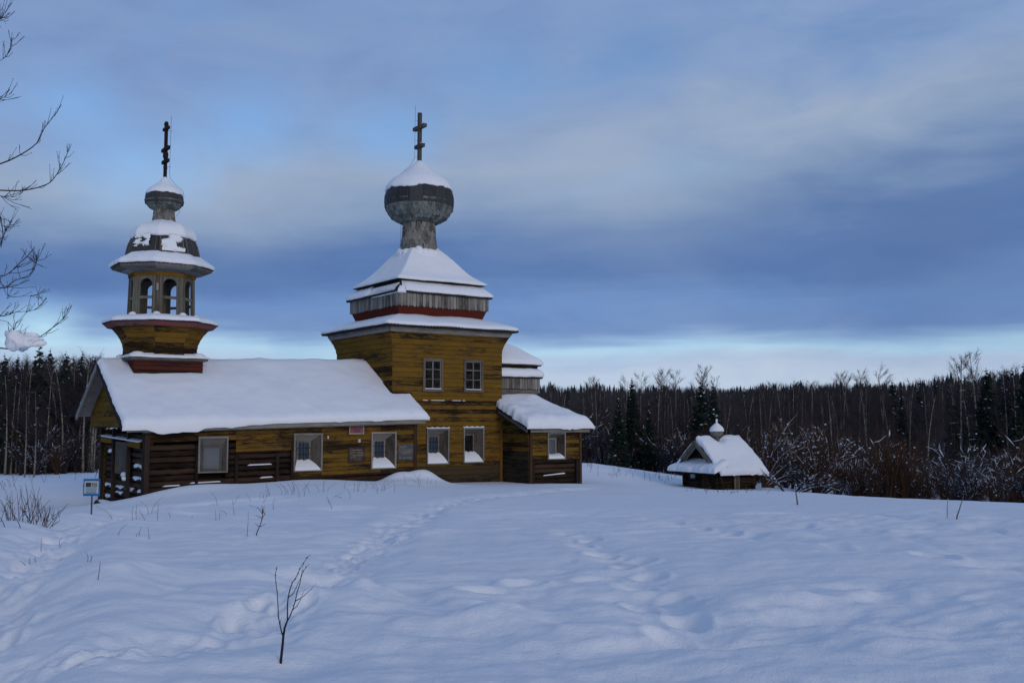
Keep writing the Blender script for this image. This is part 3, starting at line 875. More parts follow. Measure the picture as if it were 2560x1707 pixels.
# shingle: one shared pointed board
sm = bpy.data.meshes.new('shingle')
_v = [(-.5, -.5, 0), (.5, -.5, 0), (.5, .25, 0), (.18, .5, 0), (-.18, .5, 0), (-.5, .25, 0)]
sm.from_pydata([(x, y, 0) for x, y, z in _v] + [(x * .97, y * .97 if y < 0 else y, 1) for x, y, z in _v], [], [(5, 4, 3, 2, 1, 0), (6, 7, 8, 9, 10, 11)] + [(i, (i + 1) % 6, (i + 1) % 6 + 6, i + 6) for i in range(6)])
SH = {}
for mt in ('shingle_grey', 'shingle_green'):
    mm = sm.copy(); mm.materials.append(MATS[mt]); SH[mt] = mm


def shingle_rows(parent, c, rows, wid, length, mat, th=.022):
    """rows: list of (r, z, tangent dr/dz downward vector); front shingles are objects, those behind one joined mesh"""
    rest = MB(); base = SH[mat]
    cw = chw(c[0], c[1]); vd = -np.array([cw[0], cw[1]]); vd /= np.linalg.norm(vd)
    vl = Vector((vd @ CU, vd @ CV, 0))
    for ri, (r, z, tr, tz) in enumerate(rows):
        n = max(8, int(2 * math.pi * r / wid)); ph = (ri % 2) * .5
        for k in range(n):
            a = 2 * math.pi * (k + ph + random.uniform(-.08, .08)) / n; rad = Vector((math.cos(a), math.sin(a), 0))
            tan = Vector((-math.sin(a), math.cos(a), 0)); dn = (rad * tr + Vector((0, 0, tz))).normalized(); nr = tan.cross(dn)
            if nr.dot(rad) < 0 and abs(nr.dot(rad)) > .05: nr = -nr
            nr = (nr + dn * -.0).normalized()
            nr2 = (nr - dn * .06).normalized(); dn2 = (dn + nr * (.07 + random.uniform(-.02, .03))).normalized()
            pos = Vector((c[0], c[1], z)) + rad * r + Vector(OFF)
            w = 2 * math.pi * r / n * random.uniform(.9, 1.04)
            M = Matrix((tan * w, dn2 * length * random.uniform(.92, 1.06), nr2 * th)).transposed().to_4x4(); M.translation = pos
            if rad.dot(vl) > -.02:
                o = bpy.data.objects.new('shingle', base); COL.objects.link(o); o.parent = parent; o.matrix_local = M
            else:
                n0 = len(rest.v); rest.v += [tuple(M @ v.co) for v in base.vertices]; rest.f += [tuple(n0 + i for i in p.vertices) for p in base.polygons]; rest.mi += [0] * len(base.polygons)
    o = rest.build('shingle_cladding', mat, parent); o['kind'] = 'stuff'


def rows_on(prof, step):
    """march down a (r, z) profile"""
    o = []; acc = 0
    for (r0, z0), (r1, z1) in zip(prof[:-1], prof[1:]):
        L = math.hypot(r1 - r0, z1 - z0)
        while acc < L:
            t_ = acc / L; o.append((r0 + (r1 - r0) * t_, z0 + (z1 - z0) * t_, (r1 - r0) / L, (z1 - z0) / L)); acc += step
        acc -= L
    return o


# neck and onion dome
m_ = MB(); npf = [(.82, 8.85), (.78, 9.3), (.72, 9.85), (.68, 10.2), (.69, 10.42)]
m_.loft([round_ring(TC, r - .03, z, 36) for r, z in npf], True, True); neck = cb(m_, 'dome_neck', 'void', None, True)
shingle_rows(neck, TC, rows_on([(.695, 10.25), (.72, 9.85), (.78, 9.3), (.83, 8.95)], .20), .20, .34, 'shingle_grey')
op = [(.66, 10.36), (.95, 10.43), (1.24, 10.62), (1.43, 10.90), (1.50, 11.15), (1.50, 11.45), (1.40, 11.78), (1.10, 12.12), (.6, 12.5), (.2, 12.9), (.06, 13.1)]
ofp = interp_prof(op, 4)
m_ = MB(); m_.loft([round_ring(TC, max(.03, r - .035), z, 48) for r, z in ofp], True, True); dome = cb(m_, 'onion_dome', 'void', None, True)
low = [(r, z) for r, z in ofp if z <= 11.12][::-1]
shingle_rows(dome, TC, rows_on(low, .215), .20, .36, 'shingle_green')
# black felt band in panels with seams
for k in range(16):
    a0 = 2 * math.pi * k / 16 + .004; a1 = 2 * math.pi * (k + 1) / 16 - .004; m_ = MB(); jr = random.uniform(0, .02); zl = 11.04 + random.uniform(-.02, .02) - (.1 if k == 15 else 0)
    rr = []
    for (r, z) in [(1.515, zl), (1.535, 11.25), (1.53, 11.5), (1.45, 11.76), (1.40, 11.86)]:
        rr.append([(TC[0] + (r + jr) * math.cos(a0 + (a1 - a0) * i / 6), TC[1] + (r + jr) * math.sin(a0 + (a1 - a0) * i / 6), z) for i in range(7)])
    n0 = len(m_.v)
    for r in rr: m_.v += r
    for i in range(4):
        for j in range(6): m_.f.append((n0 + i * 7 + j, n0 + i * 7 + j + 1, n0 + (i + 1) * 7 + j + 1, n0 + (i + 1) * 7 + j)); m_.mi.append(0)
    o = cb(m_, 'felt_panel', 'dome_black', dome); md = o.modifiers.new('t', 'SOLIDIFY'); md.thickness = .012; md.offset = -1
    if k in (11, 12, 13):
        am = a1; m_ = MB(); m_.beam((TC[0] + 1.555 * math.cos(am), TC[1] + 1.555 * math.sin(am), 11.12), (TC[0] + 1.55 * math.cos(am), TC[1] + 1.55 * math.sin(am), 11.62), .015, .012); cb(m_, 'seam_batten', 'lattice', dome)
sp = interp_prof([(1.42, 11.76), (1.50, 11.80), (1.44, 11.98), (1.26, 12.22), (.98, 12.44), (.70, 12.64), (.46, 12.84), (.26, 13.02), (.11, 13.16), (.05, 13.2)], 3)
def ragged_cap(c, prof, n, seed, ragged, amp=.03):
    rings = [round_ring(c, r, z, n) for r, z in prof]; rings = roughen(rings, c, amp, .5, seed, amp * .6)
    o = []
    for i, r in enumerate(rings):
        k = max(0, 1 - i / 5.0); q = []
        for j, p in enumerate(r):
            a = 2 * math.pi * j / n; dz = ragged * (float(fbm(np.array([j * .32 + seed]), np.array([3.3]), seed, 3)[0]) * 1.4) * k
            q.append((p[0], p[1], p[2] + dz))
        o.append(q)
    return o
m_ = MB(); m_.loft(ragged_cap(TC, sp, 96, 33, .22), True, True); cb(m_, 'snow_cap', 'roof_snow', dome, True)


def cross(c, z0, z1, w, bars, mat, snow=True):
    m_ = MB(); m_.box(c[0] - w / 2, c[0] + w / 2, c[1] - w / 2, c[1] + w / 2, z0, z1); cr = cb(m_, 'cross', mat)
    for z, L, h in bars:
        m_ = MB(); m_.box(c[0] - w * .62, c[0] + w * .62, c[1] - L / 2, c[1] + L / 2, z - h / 2, z + h / 2); cb(m_, 'crossbar', mat, cr)
        if snow:
            m_ = MB()
            for sg in (-1, 1): m_.blob((c[0], c[1] + sg * L * .30, z + h / 2 + .01), w * .55, L * .17, .05, 8, 5, .1)
            cb(m_, 'snow_strip', 'roof_snow', cr, True)
    return cr


cross(TC, 12.9, 15.36, .15, ((14.70, .98, .15), (13.84, .66, .15)), 'cross_wood')
m_ = MB(); wl_ = lambda r, z: (TC[0] - .824 * r, TC[1] + .566 * r, z)
m_.tube([wl_(.20, 15.7), wl_(.22, 13.3), wl_(.42, 12.95), wl_(.75, 12.66), wl_(1.15, 12.38), wl_(1.46, 12.05), wl_(1.54, 11.75)], .007, 4); m_.tube([wl_(.80, 10.4), wl_(.82, 9.4), wl_(.92, 8.9)], .007, 4)
for zz in (15.0, 14.1, 13.35): m_.beam(wl_(.2, zz), wl_(.05, zz), .01, .01)
cb(m_, 'lightning_rod', 'wire')

# ---------------------------------------------------------------- the long nave (refectory)
NY = -1.0                      # plane of its south wall
NX0, NX1 = -9.8, .55
def sag(x): return -.028 * max(0, -x) * (1 if x > -10.6 else 1)     # the old frame has settled towards the west
S_N = ((0, NY), (1, 0), (0, -1)); W_N = ((NX0, 0), (0, 1), (-1, 0))
core = MB(); core.hexa([(NX0 + .55, NY + .5, -1.8), (0, NY + .5, -1.8), (0, 5.4, -1.8), (NX0 + .55, 5.4, -1.8), (NX0 + .55, NY + .5, 1.35), (0, NY + .5, 1.6), (0, 5.4, 1.6), (NX0 + .55, 5.4, 1.35)])
core.box(.1, .5, NY + .1, 0, -1.6, 1.6)
nave = cb(core, 'nave_wall', 'void')
bk = MB()
for k in range(17): plank_mb(((0, 5.62), (1, 0), (0, 1)), -9.8, 0, -1.5 + k * .18, -1.5 + k * .18 + .175, .02, .004, .026, sag=sag, mb=bk)
bk.box(-9.75, 0, 5.4, 5.59, -1.6, 1.3)
cb(bk, 'rear_boarding', 'yellow_paint', nave, color=(.5, 0, 0, 1))
NWIN = [(-8.02, -7.02, -.14, 1.07), (-4.53, -3.45, -.20, 1.15), (-1.40, -.37, -.19, 1.18)]
SG = lambda a, b_: .8 * sag((a + b_) / 2)
holes = [(a + .02, b_ - .02, c_ + .02 - SG(a, b_), d_ - .02 - SG(a, b_)) for a, b_, c_, d_ in NWIN]
open_logs = [(a, b_, c_, d_ - SG(a, b_)) for a, b_, c_, d_ in ((-9.7, -6.70, -2, .92), (-6.70, -4.52, -2, .55), (-4.54, .6, -2, -.36))]
def nv_wear(s, z):
    w = .50
    if z > 1.3: w = .60
    if s > -3.4 and z < -.1: w = .62
    return w + (.08 if s < -5 and z > .9 else 0)
clad(S_N, -9.72, .52, -.36, 1.74, .17, nave, 'yellow_paint', holes + open_logs, wear=nv_wear, sag=lambda s: sag(s) * .8, joints=(-6.70, -3.44, -1.0))


def log_mb(a, b_, r, sides=9, wob=.012, seed=0):
    a = Vector(a); b_ = Vector(b_); m_ = MB(); n = 7; rs = random.Random(seed)
    pts = [a.lerp(b_, i / n) + Vector((0, 0, rs.uniform(-wob, wob))) for i in range(n + 1)]
    m_.tube(pts, [r * rs.uniform(.94, 1.06) for _ in pts], sides); return m_


z = -1.55; li = 0
while z < 1.0:
    for (q0, q1, w0, w1) in sub_rects((-9.72, .5, z - .1, z + .1), [(a, b_, c_ - .02, d_) for a, b_, c_, d_ in NWIN]):
        if w1 - w0 < .12: continue
        if q0 > -6.7 and z > .62: continue
        if q0 >= -3.5 and z > -.3: continue
        zz = z + .8 * sag((q0 + q1) / 2)
        cb(log_mb((q0, NY + .13, z + .8 * sag(q0)), (q1, NY + .13, z + .8 * sag(q1)), .098, seed=li), 'log', 'dark_log', nave, True)
        li += 1
    z += .205
# snow slivers on the logs
for x0, x1, zz in ((-6.25, -5.35, .04), (-5.8, -5.3, -.42), (-8.3, -7.2, -.52), (-2.75, -2.6, -.33), (-9.2, -8.6, -.6)):
    m_ = MB(); m_.hexa([(x0, NY - .02, zz), (x1, NY - .02, zz + .02), (x1, NY + .06, zz + .02), (x0, NY + .06, zz), (x0 + .1, NY, zz + .03), (x1 - .05, NY, zz + .05), (x1 - .05, NY + .06, zz + .06), (x0 + .1, NY + .06, zz + .05)]); cb(m_, 'snow_strip', 'roof_snow', nave)
# upright strips that held the lost boarding
for x, zt in ((-8.06, 1.0), (-6.66, .62), (-5.15, .52), (-4.58, 1.0)):
    m_ = MB(); m_.box(x - .05, x + .05, NY - .03, NY + .05, -1.5, zt + .8 * sag(x)); cb(m_, 'upright', 'dark_post', nave)
for x, w, mt in ((-9.74, .16, 'dark_post'), (.49, .10, 'rust_trim')):
    m_ = MB(); m_.box(x - w / 2, x + w / 2, NY - .05, NY + .1, -1.6, 1.62 + .8 * sag(x)); cb(m_, 'corner_post', mt, nave)
m_ = MB(); m_.box(.56, .6, NY - .0, -.03, -1.6, 1.6); cb(m_, 'end_board', 'dark_post', nave)
w_ = splay_window(*NWIN[0], NY, (.17, .17, .06, .33), depth=.06, jamb='jamb_wood', pane='film', frame='grey_board', bars=False, proud=.10, snow_h=0)
splay_window(*NWIN[1], NY, (.26, .30, .36, .30), pane='glass', frame='pale_board')
splay_window(*NWIN[2], NY, (.26, .27, .36, .30), pane='glass', frame='pale_board')

# roof of the nave
RY = 2.65; EY = -1.42; EX0, EX1 = -10.62, .80
def ridge_z(x): return 4.06 + .030 * min(0, x)
def eave_z(x): return 1.72 + .026 * min(0, x)
NYE = 6.02
def nroof(x, y):
    k = abs(y - RY) / (RY - EY); return ridge_z(x) + (eave_z(x) - ridge_z(x)) * k
m_ = MB(); xs = [EX0, -8, -5, -2.5, 0]
for sgn in (1, -1):
    yo = EY if sgn > 0 else NYE
    for a, b_ in zip(xs[:-1], xs[1:]):
        m_.hexa([(a, yo, nroof(a, yo) - .06), (b_, yo, nroof(b_, yo) - .06), (b_, RY, ridge_z(b_) - .06), (a, RY, ridge_z(a) - .06),
                 (a, yo, nroof(a, yo)), (b_, yo, nroof(b_, yo)), (b_, RY, ridge_z(b_)), (a, RY, ridge_z(a))])
m_.hexa([(0, EY, eave_z(0) - .06), (EX1, EY, eave_z(0) - .06), (EX1, -.02, nroof(0, 0) - .06), (0, -.02, nroof(0, 0) - .06),
         (0, EY, eave_z(0)), (EX1, EY, eave_z(0)), (EX1, -.02, nroof(0, 0)), (0, -.02, nroof(0, 0))])
nroof_o = cb(m_, 'nave_roof', 'grey_board')


def snow_patch(x0, x1, y0, y1, zf, T, flags, nx, ny, Rr=.3, seed=1, amp=.05, edge=.32, jit=.05, mask=None, lip=None):
    X, Y = np.meshgrid(np.linspace(x0, x1, nx), np.linspace(y0, y1, ny), indexing='ij')
    dmin = np.full(X.shape, 9.0)
    if 'W' in flags: dmin = np.minimum(dmin, X - x0)
    if 'E' in flags: dmin = np.minimum(dmin, x1 - X)
    if 'S' in flags: dmin = np.minimum(dmin, Y - y0)
    if 'N' in flags: dmin = np.minimum(dmin, y1 - Y)
    k = np.clip(dmin / Rr, 0, 1); prof = edge + (1 - edge) * np.sqrt(1 - (1 - k) ** 2)
    Z0 = np.vectorize(zf)(X, Y)
    Z = Z0 + T * prof * (1 + amp / T * 1.2 * fbm(X / 1.1, Y / 1.1, seed, 3)) + .015 * fbm(X / .25, Y / .25, seed + 3, 2) * (k < 1)
    jx = jit * fbm(X / .35 + 5, Y / .35, seed + 9, 3) * (1 - k)
    Yv = Y + (jx - .02 * (1 - k) if 'S' in flags else 0); Xv = X.copy()
    if 'E' in flags or 'W' in flags: Xv = X + jit * fbm(X / .35, Y / .35 + 8, seed + 12, 3) * (1 - k)
    m_ = MB(); n = nx * ny
    m_.v = [tuple(p) for p in np.stack([Xv.ravel(), np.broadcast_to(Yv, X.shape).ravel(), Z.ravel()], 1)] + [tuple(p) for p in np.stack([Xv.ravel(), np.broadcast_to(Yv, X.shape).ravel(), (Z0 + .006).ravel()], 1)]
    id_ = lambda i, j: i * ny + j
    if lip is not None:                       # snow curling over the edge of the eaves
        for i in range(nx):
            q = lip(X[i, 0]); a_ = m_.v[n + id_(i, 0)]; m_.v[n + id_(i, 0)] = (a_[0], a_[1] + .015, a_[2] - q)
            a_ = m_.v[id_(i, 0)]; m_.v[id_(i, 0)] = (a_[0], a_[1] - .05 - .25 * q, a_[2] - .35 * q)
    for i in range(nx - 1):
        for j in range(ny - 1):
            if mask is not None and mask((X[i, j] + X[i + 1, j]) / 2, (Y[i, j] + Y[i, j + 1]) / 2): continue
            m_.f.append((id_(i, j), id_(i + 1, j), id_(i + 1, j + 1), id_(i, j + 1)))
    for i in range(nx - 1):
        m_.f.append((n + id_(i, 0), n + id_(i + 1, 0), id_(i + 1, 0), id_(i, 0))); m_.f.append((id_(i, ny - 1), id_(i + 1, ny - 1), n + id_(i + 1, ny - 1), n + id_(i, ny - 1)))
    for j in range(ny - 1):
        m_.f.append((id_(0, j), id_(0, j + 1), n + id_(0, j + 1), n + id_(0, j))); m_.f.append((n + id_(nx - 1, j), n + id_(nx - 1, j + 1), id_(nx - 1, j + 1), id_(nx - 1, j)))
    m_.mi = [0] * len(m_.f)
    return m_


def nsnow_z(x, y):
    z = nroof(x, y); d_ = abs(y - RY)
    return z - .06 * math.exp(-(d_ / .25) ** 2)
mk = snow_patch(EX0 - .02, EX1 + .06, EY - .05, RY, nsnow_z, .23, 'WES', 150, 60, .22, 3, .07, .38, .07, mask=lambda x, y: x > .02 and y > .02, lip=lambda x: .035 + max(0, .17 * min(1, max(0, (-5.6 - x) / 1.6)) * (.75 + .9 * float(fbm(np.array([x * 1.3]), np.array([.3]), 19, 3)[0]))) + .05 * max(0, float(fbm(np.array([x * 2.1]), np.array([4.3]), 29, 3)[0])))
cb(mk, 'snow_cover', 'roof_snow', nroof_o, True)
mk = snow_patch(EX0 - .02, 0, RY, NYE + .05, nsnow_z, .23, 'WN', 60, 30, .22, 8, .07, .38)
cb(mk, 'snow_cover', 'roof_snow', nroof_o, True)
# eaves: fascia, soffit
m_ = MB()
for a, b_ in ((-10.5, -7), (-7, -3.5), (-3.5, .0), (.0, .78)):
    m_.hexa([(a, EY + .03, eave_z(a) - .20), (b_, EY + .03, eave_z(b_) - .20), (b_, EY + .06, eave_z(b_) - .20), (a, EY + .06, eave_z(a) - .20),
             (a, EY + .03, eave_z(a) - .062), (b_, EY + .03, eave_z(b_) - .062), (b_, EY + .06, eave_z(b_) - .062), (a, EY + .06, eave_z(a) - .062)])
cb(m_, 'fascia_board', 'pale_board', nroof_o)
m_ = MB()
for a, b_ in ((-9.9, -7), (-7, -3.5), (-3.5, .0), (.0, .42)):
    m_.hexa([(a, EY + .14, eave_z(a) - .235), (b_, EY + .14, eave_z(b_) - .235), (b_, NY + .02, eave_z(b_) - .235), (a, NY + .02, eave_z(a) - .235),
             (a, EY + .14, eave_z(a) - .15), (b_, EY + .14, eave_z(b_) - .15), (b_, NY + .02, eave_z(b_) - .15), (a, NY + .02, eave_z(a) - .15)])
cb(m_, 'soffit_board', 'grey_board', nroof_o)
# barge boards at the west end
for sgn in (1, -1):
    yo = EY if sgn > 0 else NYE; m_ = MB()
    a = Vector((EX0 - .02, yo, nroof(EX0, yo) - .10)); b_ = Vector((EX0 - .02, RY, ridge_z(EX0) - .10)); m_.beam(a, b_, .05, .20, (0, 0, 1)); cb(m_, 'barge_board', 'dark_post' if sgn > 0 else 'grey_board', nroof_o)
# flashing along the tower
m_ = MB(); a = (-.05, RY + .1, ridge_z(0) + .08); b_ = (-.05, -.02, nroof(0, 0) + .20); m_.beam(a, b_, .05, .14); m_.beam((-.03, -.06, nroof(0, 0) + .20), (.86, -.06, nroof(0, 0) + .16), .05, .12)
cb(m_, 'flashing', 'brown_flash', nroof_o)
# gable
GX = -10.13; F_G = ((GX, 0), (0, 1), (-1, 0)); gz0 = 1.40
gab = MB(); gab.hexa([(GX + .03, EY + .35, gz0 - .02), (NX0 + .6, EY + .35, gz0 - .02), (NX0 + .6, 5.75, gz0 - .02), (GX + .03, 5.75, gz0 - .02), (GX + .03, EY + .4, gz0 + .05), (NX0 + .6, EY + .4, gz0 + .05), (NX0 + .6, 5.72, gz0 + .05), (GX + .03, 5.72, gz0 + .05)]); gab.tri((GX + .03, EY + .4, gz0), (GX + .03, 5.75, gz0), (GX + .03, RY, 3.62))
gable = cb(gab, 'gable', 'void')
zz = gz0
while zz < 3.5:
    zt = zz + .19; hw = lambda q: (RY - EY) * (3.74 - q) / (3.74 - 1.45)
    y0 = RY - min(hw(zz), 3.75); y1 = RY + min(hw(zz), 3.15); y0t = RY - min(hw(zt), 3.75); y1t = RY + min(hw(zt), 3.15)
    cb(plank_mb(F_G, y0, y1, zz + .005, zt - .003, .02, .004, .026, (0, -(y0t - y0)), (0, y1t - y1)), 'plank', 'yellow_paint', gable, color=(.38 + random.gauss(0, .08), random.random(), 0, 1)); zz = zt

# west front: snow-dusted logs behind uprights
z = -1.5; li = 100
while z < 1.2:
    for y0, y1 in ((-.85, 5.5),):
        for (q0, q1, w0, w1) in sub_rects((y0, y1, z - .1, z + .1), [(1.55, 3.1, -.35, .95)]):
            if w1 - w0 < .1: continue
            cb(log_mb((NX0 + .22, q0, z), (NX0 + .22, q1, z), .10, seed=li), 'log', 'dark_log', nave, True); li += 1
            n_ = max(1, int((q1 - q0) / 1.3)); m_ = MB()
            for k in range(n_):
                if random.random() < .42 and z < .5:
                    a = q0 + (q1 - q0) * (k + random.uniform(.05, .2)) / n_; b_ = q0 + (q1 - q0) * (k + random.uniform(.75, .98)) / n_; L = (b_ - a) / 2
                    nn2 = 6; m_.tube([(NX0 + .205, a + (b_ - a) * q_ / nn2, z + .038 + random.uniform(-.008, .008)) for q_ in range(nn2 + 1)], [.04 if q_ in (0, nn2) else .092 + random.uniform(-.02, .008) for q_ in range(nn2 + 1)], 10)
            if m_.v: cb(m_, 'log_snow', 'roof_snow', nave, True)
    z += .215
for y, w, mt in ((5.48, .2, 'dark_post'), (3.50, .12, 'dark_post'), (1.30, .14, 'dark_post'), (-.85, .22, 'dark_post')):
    m_ = MB(); m_.box(NX0 - .04, NX0 + .08, y - w / 2, y + w / 2, -1.7, 1.35); cb(m_, 'upright', mt, nave)
for y0, y1 in ((3.56, 5.3), (-.3, 1.23)):
    m_ = MB(); m_.hexa([(NX0 - .06, y0, .86 + .025 * y0 - .17), (NX0 + .02, y0, .86 + .025 * y0 - .17), (NX0 + .02, y1, .86 + .025 * y1 - .17), (NX0 - .06, y1, .86 + .025 * y1 - .17),
                         (NX0 - .06, y0, .88 + .025 * y0), (NX0 + .02, y0, .88 + .025 * y0), (NX0 + .02, y1, .88 + .025 * y1), (NX0 - .06, y1, .88 + .025 * y1)])
    cb(m_, 'plank', 'yellow_paint', nave, color=(.45, .5, 0, 1))
m_ = MB(); m_.hexa([(NX0 - .08, -.3, .89), (NX0 + .14, -.3, .93), (NX0 + .14, 5.3, 1.06), (NX0 - .08, 5.3, 1.03), (NX0 - .06, -.3, .93), (NX0 + .12, -.3, .98), (NX0 + .12, 5.3, 1.11), (NX0 - .06, 5.3, 1.07)]); cb(m_, 'ledge_snow', 'roof_snow', nave)
# the west window, splayed like the others
f = MB(); X_ = NX0 + .02
o_ = [(X_, 1.45, -.3), (X_, 3.2, -.3), (X_, 3.2, .86), (X_, 1.45, .86)]; i_ = [(X_ + .3, 1.75, -.12), (X_ + .3, 2.85, -.12), (X_ + .3, 2.85, .52), (X_ + .3, 1.75, .52)]
for k in range(4): f.quad(o_[k], o_[(k + 1) % 4], i_[(k + 1) % 4], i_[k])
wwin = cb(f, 'window', 'jamb_wood', nave); md = wwin.modifiers.new('t', 'SOLIDIFY'); md.thickness = .02
p = MB(); p.box(X_ + .3, X_ + .31, 1.75, 2.85, -.12, .52); cb(p, 'pane', 'dark_glass', wwin)
m_ = MB(); m_.blob((NX0 + .05, 1.9, -.3), .12, .3, .10, 8, 5); m_.blob((NX0 - .05, 1.5, -.42), .1, .2, .08, 8, 5); cb(m_, 'sill_snow', 'roof_snow', wwin, True)
# logs lying at the foot of the west wall
m_ = log_mb((NX0 - .2, 4.9, -1.50), (NX0 - .25, .8, -1.36), .13, seed=300); cb(m_, 'log', 'dark_log', nave, True)
m_ = MB(); m_.blob((NX0 - .24, 3.1, -1.37), .12, 1.4, .09, 10, 6, .05); cb(m_, 'log_snow', 'roof_snow', nave, True)

# ---------------------------------------------------------------- bell tower over the nave
BC = (-8.42, 2.65); BH = 1.23
_before = set(o.name for o in COL.objects)
F8 = []
for k in range(8):
    a = -math.pi / 2 + k * math.pi / 4; F8.append((math.cos(a), math.sin(a)))
VIS8 = (0, 1, 6, 7)       # south, south-east, west, south-west


def oface(k, ap):
    nx_, ny_ = F8[k]; return ((BC[0] + nx_ * ap, BC[1] + ny_ * ap), (-ny_, nx_), (nx_, ny_))


def brect(h, z, n=24, wave=0.0): return rect_ring(BC[0] - h, BC[0] + h, BC[1] - h, BC[1] + h, z, n, 0, wave)
m_ = MB(); m_.loft([brect(BH - .04, 2.6), brect(BH - .04, 3.86)], True, True); bbase = cb(m_, 'bell_tower_base', 'void')
for F in (((BC[0], BC[1] - BH), (1, 0), (0, -1)), ((BC[0] - BH, BC[1]), (0, 1), (-1, 0))):
    clad(F, -BH, BH, 3.02, 3.84, .155, bbase, 'red_paint', wear=lambda s, z: .35 if z > 3.5 else .62, mitre=(True, True))
bk = MB()
for F in (((BC[0], BC[1] + BH), (1, 0), (0, 1)), ((BC[0] + BH, BC[1]), (0, 1), (1, 0))):
    for k in range(5): plank_mb(F, -BH, BH, 3.02 + k * .16, 3.17 + k * .16, .02, .004, mb=bk)
cb(bk, 'rear_boarding', 'red_paint', bbase, color=(.5, 0, 0, 1))
m_ = MB(); m_.loft([brect(BH + .03, 3.80), brect(BH + .15, 3.83), brect(BH + .16, 3.91), brect(1.2, 3.98)], True, True); bcor = cb(m_, 'base_cornice', 'grey_board')
rg = roughen([brect(BH + .1, 3.92), brect(BH + .2, 3.93), brect(BH + .21, 3.98), brect(BH + .12, 4.04), brect(1.28, 4.09)], BC, .04, .5, 45, .03)
m_ = MB(); m_.loft(rg, True, True)
for sx_, sy_ in ((-1, -1), (1, -1), (1, 1), (-1, 1)): m_.blob((BC[0] + sx_ * 1.15, BC[1] + sy_ * 1.15, 4.03), .27, .27, .11, 12, 6, .12)
cb(m_, 'snow_cover', 'roof_snow', bcor, True)
# flared octagonal stage
OP = [(1.30, 3.95), (1.30, 4.3), (1.34, 4.5), (1.44, 4.72), (1.58, 4.92), (1.72, 5.06)]
def oap(z):
    for (a, z0), (b_, z1) in zip(OP[:-1], OP[1:]):
        if z <= z1: return a + (b_ - a) * max(0, (z - z0) / (z1 - z0))
    return OP[-1][0]
m_ = MB(); m_.loft([oct_ring(BC, a - .03, z, 1) for a, z in OP], True, True); ostage = cb(m_, 'octagon_stage', 'void')
bk = MB()
for k in range(8):
    z = 3.96
    while z < 5.04:
        zt = min(z + .175, 5.06); ap0, ap1 = oap(z), oap(zt); F = oface(k, 0); t8 = math.tan(math.pi / 8)
        if k in VIS8: cb(plank_mb(F, -ap0 * t8, ap0 * t8, z + .004, zt - .004, ap0 + .014, ap1 + .002, .024, (0, (ap1 - ap0) * t8), (0, (ap1 - ap0) * t8)), 'plank', 'yellow_paint', ostage, color=(min(1, max(0, (.68 if z < 4.4 else .48) + random.gauss(0, .12))), random.random(), 0, 1))
        else: plank_mb(F, -ap0 * t8, ap0 * t8, z + .004, zt - .004, ap0 + .014, ap1 + .002, .024, (0, (ap1 - ap0) * t8), (0, (ap1 - ap0) * t8), None, bk)
        z = zt
cb(bk, 'rear_boarding', 'yellow_paint', ostage, color=(.5, 0, 0, 1))
t8 = math.tan(math.pi / 8)
for k in range(8):
    F = oface(k, 0); m_ = MB(); plank_mb(F, -1.84 * t8, 1.84 * t8, 5.05, 5.20, 1.84, 1.97, .05, (0, .13 * t8), (0, .13 * t8), None, m_); cb(m_, 'fascia_board', 'pink_paint', ostage, color=(.28, .4, 0, 1))
NO = 36
m_ = MB(); m_.loft([oct_ring(BC, 1.75, 5.16, NO), oct_ring(BC, 1.99, 5.205, NO, .012), oct_ring(BC, 2.01, 5.235, NO, .012), oct_ring(BC, 1.15, 5.46, NO)], True, True); oroof = cb(m_, 'octagon_roof', 'roof_sheet')
rg = roughen([oct_ring(BC, 1.95, 5.235, 12), oct_ring(BC, 2.03, 5.25, 12), oct_ring(BC, 2.04, 5.31, 12), oct_ring(BC, 1.96, 5.39, 12), oct_ring(BC, 1.7, 5.48, 12), oct_ring(BC, 1.2, 5.53, 12), oct_ring(BC, .2, 5.54, 12)], BC, .05, .6, 52, .03)
m_ = MB(); m_.loft(rg, True, True)
for k in range(8):
    a = math.pi / 8 + k * math.pi / 4; m_.blob((BC[0] + 1.3 * math.cos(a), BC[1] + 1.3 * math.sin(a), 5.5), .16, .16, .13, 8, 5, .1)
cb(m_, 'snow_cover', 'roof_snow', oroof, True)
